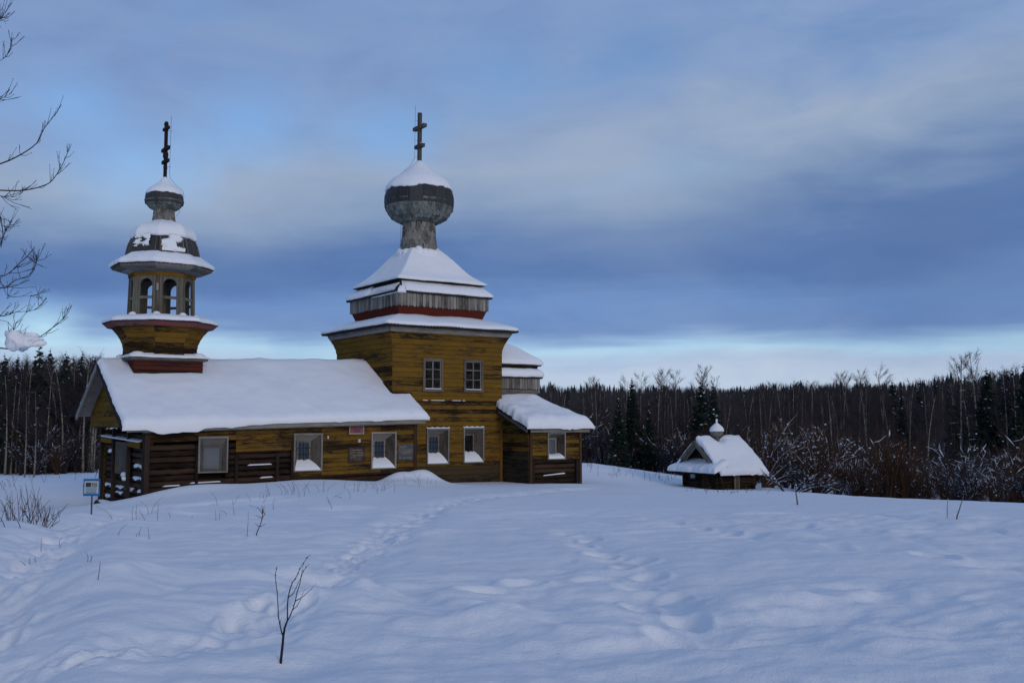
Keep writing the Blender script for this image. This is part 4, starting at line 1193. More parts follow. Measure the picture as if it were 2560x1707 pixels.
# open arcade: eight arched panels with posts and rails
AP = 1.17; PZ0, PZ1 = 5.40, 7.0; HW = AP * t8
for k in range(8):
    F = oface(k, AP); m_ = MB(); ow = .265; zs = 6.62; zt = 6.86; th = .07
    def pp(s, z, o=0): return face_pt(F, s, z, o)
    def slab(poly):
        n0 = len(m_.v); q = len(poly); m_.v += [pp(s, z, 0) for s, z in poly] + [pp(s, z, -th) for s, z in poly]
        m_.f.append(tuple(n0 + i for i in range(q))); m_.f.append(tuple(n0 + q + i for i in range(q))[::-1])
        for i in range(q): m_.f.append((n0 + i, n0 + q + i, n0 + q + (i + 1) % q, n0 + (i + 1) % q))
        m_.mi += [0] * (q + 2)
    arch = [(ow * math.cos(math.pi * i / 10), zs + (zt - zs) * math.sin(math.pi * i / 10)) for i in range(11)]
    for (s0, z0), (s1, z1) in zip(arch[:-1], arch[1:]): slab([(s0, z0), (s0, PZ1), (s1, PZ1), (s1, z1)])
    pan = cb(m_, 'arch_panel', 'post_grey', None, color=(.5, .5, 0, 1))
    for sg in (-1, 1):
        m_ = MB(); slab([(sg * ow, PZ0), (sg * HW, PZ0), (sg * HW, PZ1), (sg * ow, PZ1)]); cb(m_, 'jamb_board', 'post_grey', pan)
        m_ = MB(); a, b_ = sorted((sg * (ow + .065), sg * (ow + .135))); plank_mb(F, a, b_, PZ0, PZ1, .035, .035, .034, mb=m_); cb(m_, 'batten', 'post_grey', pan)
    for zz in ((6.16,) if k in (0, 1, 6, 7) else (5.98,)):
        m_ = MB(); plank_mb(F, -ow - .05, ow + .05, zz - .05, zz + .05, .01 - .02, .01 - .02, .06, mb=m_); cb(m_, 'rail', 'post_grey', pan)
    m_ = MB(); plank_mb(F, -HW, HW, 6.96, 7.14, .03, .10, .05, (.03 * t8, .1 * t8), (.03 * t8, .1 * t8), None, m_); cb(m_, 'frieze_board', 'yellow_paint', pan, color=(.36, .5, 0, 1))
m_ = MB(); m_.box(BC[0] - .05, BC[0] + .05, BC[1] - .05, BC[1] + .05, 5.45, 7.0); cb(m_, 'king_post', 'red_paint', None, color=(.5, .4, 0, 1))
m_ = MB(); nx_, ny_ = F8[7]; a = math.radians(-90 - 22.5); m_.box(BC[0] + 1.3 * math.cos(a) - .04, BC[0] + 1.3 * math.cos(a) + .04, BC[1] + 1.3 * math.sin(a) - .03, BC[1] + 1.3 * math.sin(a) + .03, 6.4, 6.66); cb(m_, 'wall_box', 'pale_board')
m_ = MB(); m_.loft([oct_ring(BC, 1.12, 7.0, 1), oct_ring(BC, 1.12, 7.1, 1)], True, True); cb(m_, 'arcade_ceiling', 'void')
# upper eaves: sloping soffit boards, edge boards, roof
for k in range(8):
    F = oface(k, 0)
    for o0, o1, z0, z1, mt in ((1.26, 1.55, 7.10, 7.17, 'grey_board'), (1.56, 1.83, 7.175, 7.25, 'grey_board'), (1.84, 1.88, 7.25, 7.34, 'post_grey')):
        m_ = MB(); plank_mb(F, -o0 * t8, o0 * t8, z0, z1, o0, o1, .04, (0, (o1 - o0) * t8), (0, (o1 - o0) * t8), None, m_); cb(m_, 'soffit_board', mt)
m_ = MB(); m_.loft([oct_ring(BC, 1.2, 7.13, NO), oct_ring(BC, 1.90, 7.335, NO, .012), oct_ring(BC, 1.92, 7.36, NO, .012), oct_ring(BC, 1.3, 7.72, NO)], True, True); uroof = cb(m_, 'upper_roof', 'roof_sheet')
rg = roughen([oct_ring(BC, 1.86, 7.36, 12), oct_ring(BC, 1.95, 7.37, 12), oct_ring(BC, 1.97, 7.44, 12), oct_ring(BC, 1.88, 7.54, 12), oct_ring(BC, 1.6, 7.70, 12), oct_ring(BC, 1.38, 7.83, 12), oct_ring(BC, 1.3, 7.86, 12)], BC, .06, .6, 62, .05)
m_ = MB(); m_.loft(rg, True, True); cb(m_, 'snow_cover', 'roof_snow', uroof, True)
# faceted black dome band
DP = [(1.40, 7.66), (1.36, 7.95), (1.28, 8.25), (1.16, 8.5)]
m_ = MB(); m_.loft([oct_ring(BC, a - .02, z, 1) for a, z in DP] + [oct_ring(BC, .8, 8.9, 1)], True, True); bdome = cb(m_, 'cupola', 'dome_black')
for k in range(8):
    F = oface(k, 0); m_ = MB()
    for (a0, z0), (a1, z1) in zip(DP[:-1], DP[1:]): plank_mb(F, -a0 * t8 + .015, a0 * t8 - .015, z0, z1, a0 + .01, a1 + .01, .02, (0, (a1 - a0) * t8), (0, (a1 - a0) * t8), None, m_)
    cb(m_, 'felt_panel', 'dome_black', bdome)
    for s_ in (-.52, .0, .5):
        m_ = MB()
        for (a0, z0), (a1, z1) in zip(DP[:-1], DP[1:]): plank_mb(F, s_ * a0 * t8 * 1.6 - .02, s_ * a0 * t8 * 1.6 + .02, z0, z1, a0 + .035, a1 + .035, .024, mb=m_)
        cb(m_, 'seam_batten', 'post_grey', bdome)
for (k, s0, s1, za, zb, th_, sd_) in ((0, -.44, .50, 7.86, 8.5, .02, 4), (7, -.52, .18, 8.02, 8.5, .03, 9)):
    F = oface(k, 0); ns, nz = 34, 26; m_ = MB(); hgt = {}
    for i in range(ns + 1):
        for j in range(nz + 1):
            s_ = s0 + (s1 - s0) * i / ns; z = za + (zb - za) * j / nz
            e_ = min(i, ns - i) / ns * 5; e2_ = min(1, e_) * min(1, min(j + 3, nz - j + 9) / nz * 5)
            v_ = float(fbm(np.array([s_ * 3.4 + z * 2.1 + sd_]), np.array([z * 7.0 - s_ * 1.6]), sd_, 3)[0]) + .34 * e2_ - .17 + th_
            hgt[i, j] = v_; a0 = np.interp(z, [7.66, 7.95, 8.25, 8.5], [1.40, 1.36, 1.28, 1.16])
            m_.v.append(face_pt(F, s_, z, a0 + .012 + .11 * min(1, max(0, v_) / .16) ** .6))
    for i in range(ns):
        for j in range(nz):
            if max(hgt[i, j], hgt[i + 1, j], hgt[i, j + 1], hgt[i + 1, j + 1]) > 0:
                a = i * (nz + 1) + j; m_.f.append((a, a + nz + 1, a + nz + 2, a + 1)); m_.mi.append(0)
    cb(m_, 'snow_patch', 'roof_snow', bdome, True)
rg = roughen([oct_ring(BC, 1.10, 8.44, 10), oct_ring(BC, 1.23, 8.46, 10), oct_ring(BC, 1.24, 8.55, 10), oct_ring(BC, 1.17, 8.70, 10), oct_ring(BC, 1.02, 8.87, 10), oct_ring(BC, .80, 9.0, 10), oct_ring(BC, .56, 9.10, 10), oct_ring(BC, .40, 9.2, 10)], BC, .06, .5, 72, .05)
m_ = MB(); m_.loft(rg, True, True); cb(m_, 'snow_cover', 'roof_snow', bdome, True)
m_ = MB(); m_.loft([round_ring(BC, r, z, 24) for r, z in ((.40, 9.05), (.37, 9.3), (.34, 9.66))], True, True); bneck = cb(m_, 'cupola_neck', 'void', None, True)
shingle_rows(bneck, BC, rows_on([(.355, 9.58), (.38, 9.35), (.42, 9.1)], .17), .16, .28, 'shingle_grey', .018)
bop = interp_prof([(.33, 9.60), (.47, 9.66), (.60, 9.78), (.67, 9.92), (.68, 10.1), (.62, 10.28), (.4, 10.5), (.15, 10.75), (.03, 10.9)], 4)
m_ = MB(); m_.loft([round_ring(BC, max(.02, r - .025), z, 36) for r, z in bop], True, True); bonion = cb(m_, 'small_onion_dome', 'void', None, True)
shingle_rows(bonion, BC, rows_on([(.65, 9.86), (.60, 9.78), (.47, 9.66), (.38, 9.62)], .15), .16, .24, 'shingle_green', .018)
for k in range(12):
    a0 = 2 * math.pi * k / 12 + .006; a1 = 2 * math.pi * (k + 1) / 12 - .006; m_ = MB(); rr = []
    for (r, z) in [(.70, 9.84), (.705, 10.0), (.69, 10.14), (.64, 10.26)]: rr.append([(BC[0] + r * math.cos(a0 + (a1 - a0) * i / 4), BC[1] + r * math.sin(a0 + (a1 - a0) * i / 4), z) for i in range(5)])
    for r in rr: m_.v += r
    for i in range(3):
        for j in range(4): m_.f.append((i * 5 + j, i * 5 + j + 1, (i + 1) * 5 + j + 1, (i + 1) * 5 + j)); m_.mi.append(0)
    o = cb(m_, 'felt_panel', 'dome_black', bonion); md = o.modifiers.new('t', 'SOLIDIFY'); md.thickness = .01; md.offset = -1
m_ = MB(); sp2 = interp_prof([(.62, 10.17), (.69, 10.19), (.66, 10.3), (.56, 10.42), (.40, 10.54), (.24, 10.68), (.12, 10.82), (.05, 10.9)], 3)
m_.loft(ragged_cap(BC, sp2, 64, 83, .10, .015), True, True); cb(m_, 'snow_cap', 'roof_snow', bonion, True)
bx_ = cross(BC, 10.8, 13.02, .11, ((12.78, .55, .10), (11.98, .8, .12), (11.5, .62, .12)), 'cross_red', False)
m_ = MB(); m_.blob((BC[0], BC[1], 11.75), .11, .13, .2, 8, 6, .05); m_.blob((BC[0], BC[1], 12.94), .09, .1, .13, 8, 6, .05); m_.blob((BC[0], BC[1], 11.25), .08, .09, .12, 8, 6, .05); cb(m_, 'carved_knob', 'cross_red', bx_, True)
m_ = MB(); bl_ = lambda r, z: (BC[0] + .95 * r, BC[1] - .3 * r, z)
m_.tube([bl_(.17, 13.3), bl_(.16, 11.1), bl_(.2, 10.85), bl_(.42, 10.6), bl_(.66, 10.4), bl_(.72, 10.2)], .006, 4); m_.tube([bl_(.55, 9.75), bl_(.58, 9.6), bl_(.44, 9.4)], .006, 4)
m_.beam((BC[0] + .2, BC[1] - .05, 12.7), (BC[0], BC[1], 12.7), .01, .01); m_.beam((BC[0] + .2, BC[1] - .05, 11.3), (BC[0], BC[1], 11.3), .01, .01)
cb(m_, 'lightning_rod', 'wire')

# the settled bell tower tapers storey by storey
def slim(z): return float(np.interp(z, [3.95, 4.05, 5.0, 5.2, 5.5, 5.65, 6.9, 7.15, 8.6, 9.0], [1, .94, .95, .965, .96, .945, .945, .905, .905, 1]))
for o in [o for o in COL.objects if o.name not in _before and o.type == 'MESH' and not o.name.startswith('shingle')]:
    for v_ in o.data.vertices:
        k_ = slim(v_.co.z + CH_Z); v_.co.x = BC[0] + (v_.co.x - BC[0]) * k_; v_.co.y = BC[1] + (v_.co.y - BC[1]) * k_

# ---------------------------------------------------------------- apse and its low annex at the east end
AY = -2.0; AX1 = 8.05
core = MB(); core.box(5.4, AX1 - .1, AY + .45, 5.4, -1.7, 1.3); annex = cb(core, 'annex_wall', 'void')
S_A = ((0, AY), (1, 0), (0, -1)); W_A = ((5.32, 0), (0, 1), (-1, 0)); E_A = ((AX1, 0), (0, 1), (1, 0))
AWIN = (6.26, 7.16, .03, 1.12)
clad(S_A, 5.36, AX1, .0, 1.26, .17, annex, 'yellow_paint', [(AWIN[0] + .02, AWIN[1] - .02, AWIN[2] + .02, AWIN[3] - .02)], wear=lambda s, z: .52 if z > .25 else .62)
def rake(y): return 1.22 + .385 * (y - AY)
zz = -1.45
while zz < 2.0:                      # west wall boards, cut to the slope of the roof
    zt = zz + .18
    y0 = AY + .02 if zz < 1.2 else AY + (zz - 1.2) / .385
    y0t = AY + .02 if zt < 1.2 else AY + (zt - 1.2) / .385
    if y0 < -.1: cb(plank_mb(W_A, y0, -.02, zz + .005, zt - .003, .02, .004, .026, (0, -(y0t - y0)), (0, 0)), 'plank', 'bare_siding' if zz < .25 else 'yellow_paint', annex, color=(min(1, max(0, (.6 if zz < .3 else .55) + random.gauss(0, .07))), random.random(), 0, 1))
    zz = zt
bk = MB()
for k in range(15): plank_mb(E_A, AY, 5.3, -1.45 + k * .18, -1.45 + k * .18 + .175, .02, .004, mb=bk)
cb(bk, 'rear_boarding', 'yellow_paint', annex, color=(.5, 0, 0, 1))
z = -1.5; li = 400
while z < -.02:
    cb(log_mb((5.5, AY + .12, z), (AX1 - .3, AY + .12, z), .096, seed=li), 'log', 'dark_log', annex, True); li += 1; z += .205
for x, w, mt in ((5.40, .11, 'rust_trim'), (5.52, .10, 'dark_post'), (AX1 - .22, .12, 'dark_post'), (AX1 - .05, .12, 'rust_trim')):
    m_ = MB(); m_.box(x - w / 2, x + w / 2, AY - .055, AY + .1, -1.6, 1.24 if mt == 'rust_trim' else -.02); cb(m_, 'corner_post', mt, annex)
m_ = MB(); m_.hexa([(6.05, AY - .01, -.66), (7.2, AY - .01, -.60), (7.2, AY + .05, -.6), (6.05, AY + .05, -.66), (6.1, AY, -.63), (7.15, AY, -.56), (7.15, AY + .05, -.56), (6.1, AY + .05, -.63)]); cb(m_, 'snow_strip', 'roof_snow', annex)
splay_window(*AWIN, AY, (.22, .20, .16, .24), depth=.34, pane='film', frame='grey_board', bars=False, snow_h=.10)
# low roof: slopes south, hips to the east
AE = -2.28; AXE = 8.40
def aroof(x, y): return 1.33 + min(.385 * (y - AE), .62 * (AXE - x), 1.30)
nx_a, ny_a = 22, 22; m_ = MB(); xs = np.linspace(5.03, AXE, nx_a); ys = np.linspace(AE, 3.0, ny_a)
for dz in (-.07, 0):
    m_.v += [(x, y, aroof(x, y) + dz) for x in xs for y in ys]
nn_ = nx_a * ny_a
for i in range(nx_a - 1):
    for j in range(ny_a - 1):
        a = i * ny_a + j; m_.f.append((nn_ + a, nn_ + a + ny_a, nn_ + a + ny_a + 1, nn_ + a + 1)); m_.f.append((a, a + 1, a + ny_a + 1, a + ny_a))
for i in range(nx_a - 1): a = i * ny_a; m_.f.append((a, a + ny_a, nn_ + a + ny_a, nn_ + a))
for j in range(ny_a - 1): m_.f.append((j + 1, j, nn_ + j, nn_ + j + 1)); a = (nx_a - 1) * ny_a + j; m_.f.append((a, a + 1, nn_ + a + 1, nn_ + a))
m_.mi = [0] * len(m_.f); aroof_o = cb(m_, 'annex_roof', 'roof_sheet')
def asnow(x, y): return aroof(x, y) + .02 + .22 * math.exp(-((x - 7.25) / .55) ** 2 - ((y - .1) / .6) ** 2)
mk = snow_patch(5.0, AXE + .12, AE - .08, 3.0, asnow, .36, 'WES', 70, 80, .36, 21, .16, .30, .09, lip=lambda x: .03 + .09 * max(0, float(fbm(np.array([x * 2.7]), np.array([1.3]), 39, 3)[0]))); cb(mk, 'snow_cover', 'roof_snow', aroof_o, True)
m_ = MB(); m_.box(5.28, AXE - .02, AE + .08, AE + .13, 1.14, 1.275); cb(m_, 'fascia_board', 'pale_board', aroof_o)
m_ = MB(); m_.beam((5.10, AE + .1, aroof(5.1, AE + .1) - .14), (5.10, .0, aroof(5.1, 0) - .14), .05, .16); cb(m_, 'barge_board', 'grey_board', aroof_o)
# tall apse behind it: wall, skirt boards, two snow-covered tiers
ax0, ax1, ay0, ay1 = 4.6, 7.62, .42, 4.88
def ar(i, z, n=24, wave=0.0): return rect_ring(ax0, ax1 - i, ay0 + i, ay1 - i, z, n, 0, wave)
m_ = MB(); m_.loft([ar(.06, 1.0), ar(.06, 3.5)], True, True); apse = cb(m_, 'apse_wall', 'dark_log')
for k in range(3): cb(plank_mb(((0, ay0 + .06), (1, 0), (0, -1)), 5.3, ax1 - .06, 2.5 + k * .17, 2.66 + k * .17, .02, .004), 'plank', 'grey_board', apse)
skirt(((0, ay0), (1, 0), (0, -1)), 5.3, ax1 + .02, 3.0, 3.52, .02, apse, 17)
skirt(((ax1, 0), (0, 1), (1, 0)), ay0, ay1, 3.0, 3.52, .03, apse, 26)
NA = 96
m_ = MB(); m_.loft([ar(.02, 3.5, NA), ar(-.10, 3.50, NA, .016), ar(-.12, 3.54, NA, .016), ar(.1, 3.9, NA)], True, True); ar1 = cb(m_, 'apse_tier_roof', 'roof_sheet')
rg = roughen([ar(-.04, 3.54, 30), ar(-.15, 3.57, 30), ar(-.17, 3.68, 30), ar(-.12, 3.82, 30), ar(.0, 3.93, 30), ar(.18, 4.0, 30)], (6, 2.65), .05, .6, 92, .04)
m_ = MB(); m_.loft(rg, True, True); cb(m_, 'snow_cover', 'roof_snow', ar1, True)
m_ = MB(); m_.loft([ar(.08, 3.85), ar(.04, 4.1)], True, True); cb(m_, 'tier_wall', 'void', apse)
m_ = MB(); m_.loft([ar(.02, 4.05, NA), ar(-.06, 4.06, NA, .016), ar(-.08, 4.10, NA, .016), ar(1.1, 4.95, NA)], True, True); ar2 = cb(m_, 'apse_roof', 'roof_sheet')
rg = roughen([ar(-.02, 4.10, 30), ar(-.11, 4.12, 30), ar(-.13, 4.20, 30), ar(-.02, 4.36, 30), ar(.3, 4.62, 30), ar(.7, 4.93, 30), ar(1.1, 5.16, 30), ar(1.35, 5.22, 30), ar(1.7, 5.25, 30)], (6, 2.65), .06, .7, 95, .05)
m_ = MB(); m_.loft(rg, True, True); cb(m_, 'snow_cover', 'roof_snow', ar2, True)

# ================================================================== THINGS ON THE CHURCH WALL
def wall_thing(name, x, z, label, cat, Y=NY):
    p = chw(x, Y); o = empty(name, (p[0], p[1], z), CH_YAW); return tag(o, label, cat)


def text_mesh(name, txt, size, mat, parent, x, z, y, width=None):
    cu = bpy.data.curves.new(name, 'FONT'); cu.body = txt; cu.size = size; cu.align_x = 'CENTER'; cu.align_y = 'CENTER'; cu.extrude = .001; cu.offset = size * .012
    ob = bpy.data.objects.new(name, cu); COL.objects.link(ob); bpy.context.view_layer.update()
    me = bpy.data.meshes.new_from_object(ob.evaluated_get(bpy.context.evaluated_depsgraph_get()))
    w = ob.dimensions.x; bpy.data.objects.remove(ob); me.name = name
    me.materials.clear(); me.materials.append(MATS[mat])
    o = bpy.data.objects.new(name, me); COL.objects.link(o); o.parent = parent; o.location = (x, y, z); o.rotation_euler = (math.pi / 2, 0, 0)
    if width and w > 0: o.scale = (width / w, 1, 1)
    return o


# pink enamel name plate
t = wall_thing('name_plaque', -2.05, 1.30, 'pink enamel name plate with dark lettering high on the ochre wall', 'plaque')
m_ = MB(); m_.box(-.305, .305, -.075, -.045, -.175, .175); m_.build('backing', 'pale_paint', t)
m_ = MB(); m_.box(-.28, .28, -.082, -.076, -.14, .172); m_.build('plate', 'plaque_pink', t)
for txt, sz, zz, wd in (('ПАМЯТНИК АРХИТЕКТУРЫ', .045, .125, .42), ('ВЛАСЬЕВСКАЯ', .085, .045, .44), ('ЦЕРКОВЬ', .075, -.03, .27), ('1791 год', .06, -.1, .22)):
    text_mesh('lettering', txt, sz, 'plaque_ink', t, 0, zz, -.0835, wd)
m_ = MB()
for x in (-.27, .27): m_.blob((x, -.083, -.148), .012, .006, .012, 6, 4, 0)
m_.build('rivet', 'white_plastic', t)

# weathered boards with nearly vanished writing
def rub_lines(t, lines, mat, rs):
    for x0, x1, zz, h in lines:
        x = x0; m_ = MB()
        while x < x1:
            w = rs.uniform(.012, .03); hh = h * rs.uniform(.7, 1.1)
            if rs.random() < .85: m_.box(x, min(x + w, x1), -.0525, -.0505, zz - hh / 2, zz + hh / 2)
            x += w + rs.uniform(.005, .012)
        m_.build('lettering', mat, t)


rs = random.Random(3)
t = wall_thing('notice_board', -2.03, .33, 'weathered brown wooden notice board left of the easternmost nave window', 'notice board')
m_ = MB(); m_.box(-.345, .345, -.05, -.025, -.29, .29); m_.build('board', 'plaque_wood', t)
rub_lines(t, [(-.26, .27, .19, .045), (-.29, .29, .11, .03), (-.28, .29, .055, .028), (-.2, .28, .0, .028), (-.27, .26, -.055, .024), (-.22, .2, -.11, .018), (-.1, .2, -.17, .018)], 'old_letters', rs)
m_ = MB(); m_.box(-.36, .36, -.06, -.026, .285, .305); m_.build('top_batten', 'dark_post', t)
t = wall_thing('slate_board', .08, .40, 'grey slate-coloured notice board beside the nave corner post', 'notice board')
m_ = MB(); m_.box(-.33, .33, -.05, -.025, -.30, .30); m_.build('board', 'plaque_slate', t)
rub_lines(t, [(-.26, .02, .21, .045), (-.29, .29, .11, .022), (-.29, .28, .05, .022), (-.29, .28, -.21, .03)], 'old_letters', rs)
text_mesh('lettering', 'ЦЕРКОВЬ', .085, 'old_letters', t, -.02, -.02, -.0525, .42)
text_mesh('lettering', '1791 г.', .05, 'old_letters', t, -.02, -.09, -.0525, .16)
t = wall_thing('junction_box', -1.93, .87, 'small white junction box under the pink name plate', 'junction box')
m_ = MB(); m_.box(-.045, .045, -.07, -.025, -.065, .065); m_.build('box', 'white_plastic', t)
m_ = MB(); m_.box(-.038, .038, -.076, -.0705, -.055, .055); m_.build('lid', 'pale_paint', t)
t = wall_thing('wall_lamp', -3.22, .98, 'small white lamp fitting beside the middle nave window', 'lamp')
m_ = MB(); m_.box(-.03, .03, -.055, -.025, -.06, -.02); m_.build('bracket', 'iron', t)
m_ = MB(); m_.blob((0, -.07, .03), .035, .035, .07, 10, 6, 0); m_.build('shade', 'white_plastic', t, True)

# ================================================================== INFORMATION SIGN
gx, gy, gzz = ghit(227, 1285)
t = tag(empty('information_sign', (gx, gy, gzz), R_(2)), 'blue-framed information sign on a thin post before the porch', 'sign')
D_ = gy; sc_ = D_ / 2489.0; hB = (1285 - 1240) * sc_; hT = (1285 - 1198) * sc_; sw = 20 * sc_
m_ = MB(); m_.tube([(0, .03, -.5), (0, .03, hT - .05)], .018, 8); m_.build('post', 'steel_post', t)
m_ = MB(); m_.box(-sw, sw, -.012, .012, hB, hT); m_.build('panel', 'sign_blue', t)
ww = sw * .86; z0_, z1_ = hB + .05, hT - .05; H_ = z1_ - z0_
m_ = MB(); m_.box(-ww, ww, -.016, -.0125, z0_, z1_); m_.build('sheet', 'sign_white', t)
m_ = MB(); m_.box(-ww * .82, -.01, -.02, -.0165, z0_ + H_ * .55, z0_ + H_ * .88); m_.build('picture', 'sign_photo_dark', t)
m_ = MB(); m_.box(.0, ww * .82, -.02, -.0165, z0_ + H_ * .55, z0_ + H_ * .88); m_.build('picture', 'sign_photo_pale', t)
for k in range(6):
    m_ = MB(); zz = z0_ + H_ * (.50 - .075 * k); m_.box(-ww * .8, ww * (.8 - .15 * rs.random()), -.019, -.0165, zz - .006, zz + .006); m_.build('lettering', 'sign_text', t)
m_ = MB(); m_.box(-ww * .75, ww * .75, -.0195, -.0165, z0_ + .005, z0_ + H_ * .10); m_.build('footer', 'sign_text', t)

# ================================================================== SMALL LOG CHAPEL
KX, KY = 10.298, 50.0; KYAW = R_(29); KZ = -2.1
chap = tag(empty('log_chapel', (KX, KY, KZ), KYAW), 'small dark log chapel with a thick snow roof and tiny onion dome', 'chapel')
for mt in ('dark_log', 'dark_post', 'grey_board', 'rust_trim', 'roof_sheet', 'void', 'shingle_grey', 'brown_frame'):
    pass


def kb(mb, name, mat, parent=None, smooth=False): return mb.build(name, mat, parent or chap, smooth, (0, 0, -KZ))


KU = np.array([math.cos(KYAW), math.sin(KYAW)]); KV = np.array([-math.sin(KYAW), math.cos(KYAW)])
KLX, KLY = 2.55, 2.98
m_ = MB(); m_.box(.12, KLX - .12, .12, KLY - .12, -2.1, -.62); kwall = kb(m_, 'log_wall', 'void')
z = -2.0; li = 500
KDOOR = (.80, 1.62, -2.1, -.95)
while z < -.68:
    for (q0, q1, w0, w1) in sub_rects((-.16, KLY + .16, z - .08, z + .08), [KDOOR]): 
        if w1 - w0 > .09: kb(log_mb((.08, q0, z), (.08, q1, z), .088, 8, .008, li), 'log', 'dark_log', kwall, True); li += 1
    for (q0, q1, w0, w1) in sub_rects((-.16, KLX + .16, z - .0, z + .16), [(1.02, 1.62, -2.1, -.75)]):
        if w1 - w0 > .09: kb(log_mb((q0, .08, z + .08), (q1, .08, z + .08), .088, 8, .008, li), 'log', 'dark_log', kwall, True); li += 1
    for a, b_ in (((KLX - .08, -.16, z), (KLX - .08, KLY + .16, z)), ((-.16, KLY - .08, z + .08), (KLX + .16, KLY - .08, z + .08))):
        kb(log_mb(a, b_, .088, 8, .008, li), 'log', 'dark_log', kwall, True); li += 1
    z += .168
# porch door in the gable wall
m_ = MB(); m_.box(.0, .06, .86, 1.56, -2.1, -1.02); door = kb(m_, 'door', 'void')
for k in range(4): m_ = MB(); a = .87 + .172 * k; m_.box(-.03, .0, a, a + .165, -2.1, -1.03 - .06 * (k % 2)); kb(m_, 'board', 'dark_log', door)
m_ = MB(); m_.box(-.05, .1, .76, .85, -2.1, -.95); kb(m_, 'door_post', 'dark_log', door)
m_ = MB(); m_.box(-.05, .1, 1.57, 1.66, -2.1, -.95); kb(m_, 'door_post', 'dark_log', door)
m_ = MB(); m_.box(-.055, .1, .851, 1.569, -1.0, -.93); kb(m_, 'lintel', 'dark_log', door)
# boarded side opening
for k in range(3): m_ = MB(); a = 1.10 + .145 * k; m_.box(a, a + .138, -.02, .03, -2.1, -.78); kb(m_, 'board', 'post_grey', kwall)
for x in (1.03, 1.55): m_ = MB(); m_.box(x, x + .07, -.05, .06, -2.1, -.72); kb(m_, 'upright', 'rust_trim', kwall)
# roof
KR = 1.55; KEY = -.52; kx0, kx1 = -.24, 3.0; kr, ke = .80, -.90
def kroof(x, y): return kr + (ke - kr) * abs(y - KR) / (KR - KEY)
m_ = MB()
for sgn in (1, -1):
    yo = KR - sgn * (KR - KEY)
    m_.hexa([(kx0, yo, ke - .06), (kx1, yo, ke - .06), (kx1, KR, kr - .06), (kx0, KR, kr - .06), (kx0, yo, ke), (kx1, yo, ke), (kx1, KR, kr), (kx0, KR, kr)])
kroof_o = kb(m_, 'roof', 'dark_post')
def ksn(x, y):
    dip = .30 * math.exp(-((x - 1.25) / .33) ** 2) * math.exp(-(abs(y - KR) / .55) ** 2)
    return kroof(x, y) + .02 - .10 * math.exp(-((y - KR) / .35) ** 2) - dip * .9
mk = snow_patch(kx0 - .08, kx1 + .08, KEY - .10, KR, ksn, .33, 'WES', 60, 44, .28, 61, .12, .40, .10, lip=lambda x: .04 + .16 * max(0, float(fbm(np.array([x * 3.1]), np.array([2.3]), 49, 3)[0]))); kb(mk, 'snow_cover', 'roof_snow', kroof_o, True)
mk = snow_patch(kx0 - .08, kx1 + .08, KR, 2 * KR - KEY + .1, ksn, .33, 'WEN', 60, 30, .28, 67, .12, .40, .10); kb(mk, 'snow_cover', 'roof_snow', kroof_o, True)
m_ = MB()
for k in range(9): m_.blob((.1 + k * .33 + random.uniform(-.1, .1), KEY - .08, ke + .02), random.uniform(.08, .2), .09, random.uniform(.06, .13), 8, 5, .2)
kb(m_, 'hanging_snow', 'roof_snow', kroof_o, True)
for sgn in (1, -1):
    m_ = MB(); y0 = KR - sgn * 1.2; m_.beam((kx0 - .16, y0, kroof(0, y0) - .08), (kx0 - .16, KR, kr - .08), .06, .20); kb(m_, 'barge_board', 'post_grey', kroof_o)
    m_ = MB(); y0 = KR - sgn * 1.02; m_.beam((kx0 - .06, y0, kroof(0, y0) - .25), (kx0 - .06, KR, kr - .27), .05, .14); kb(m_, 'inner_barge_board', 'post_grey', kroof_o)
m_ = MB(); m_.v = [(.32, KR - 1.5, -.6), (.32, KR + 1.5, -.6), (.32, KR, .62)]; m_.f = [(0, 1, 2)]; m_.mi = [0]; gab2 = kb(m_, 'gable', 'void')
for k in range(5):
    m_ = MB(); zz = -.35 + k * .18; hw_ = (.62 - zz) * 1.15; m_.box(.27, .30, KR - hw_, KR + hw_, zz, zz + .17); kb(m_, 'plank', 'rust_trim', gab2)
m_ = MB(); m_.beam((kx0 - .3, KR + .05, kr + .06), (.3, KR, kr + .02), .12, .10); kb(m_, 'ridge_log', 'dark_log', kroof_o)
# pent roof over the door with its own load of snow
def kpent(x, y): return -.86 + .36 * (x + .62) / .87
m_ = MB(); m_.hexa([(-.62, -.40, -.92), (.25, -.40, -.56), (.25, 3.5, -.56), (-.62, 3.5, -.92), (-.62, -.40, -.86), (.25, -.40, -.50), (.25, 3.5, -.50), (-.62, 3.5, -.86)]); pent = kb(m_, 'porch_roof', 'dark_post')
mk = snow_patch(-.72, .26, -.52, 3.62, kpent, .30, 'WSN', 30, 70, .26, 71, .12, .5, .10); kb(mk, 'snow_cover', 'roof_snow', pent, True)
m_ = MB(); m_.beam((-.62, -.42, -.96), (-.62, 3.5, -.96), .06, .07); kb(m_, 'eaves_board', 'dark_post', pent)
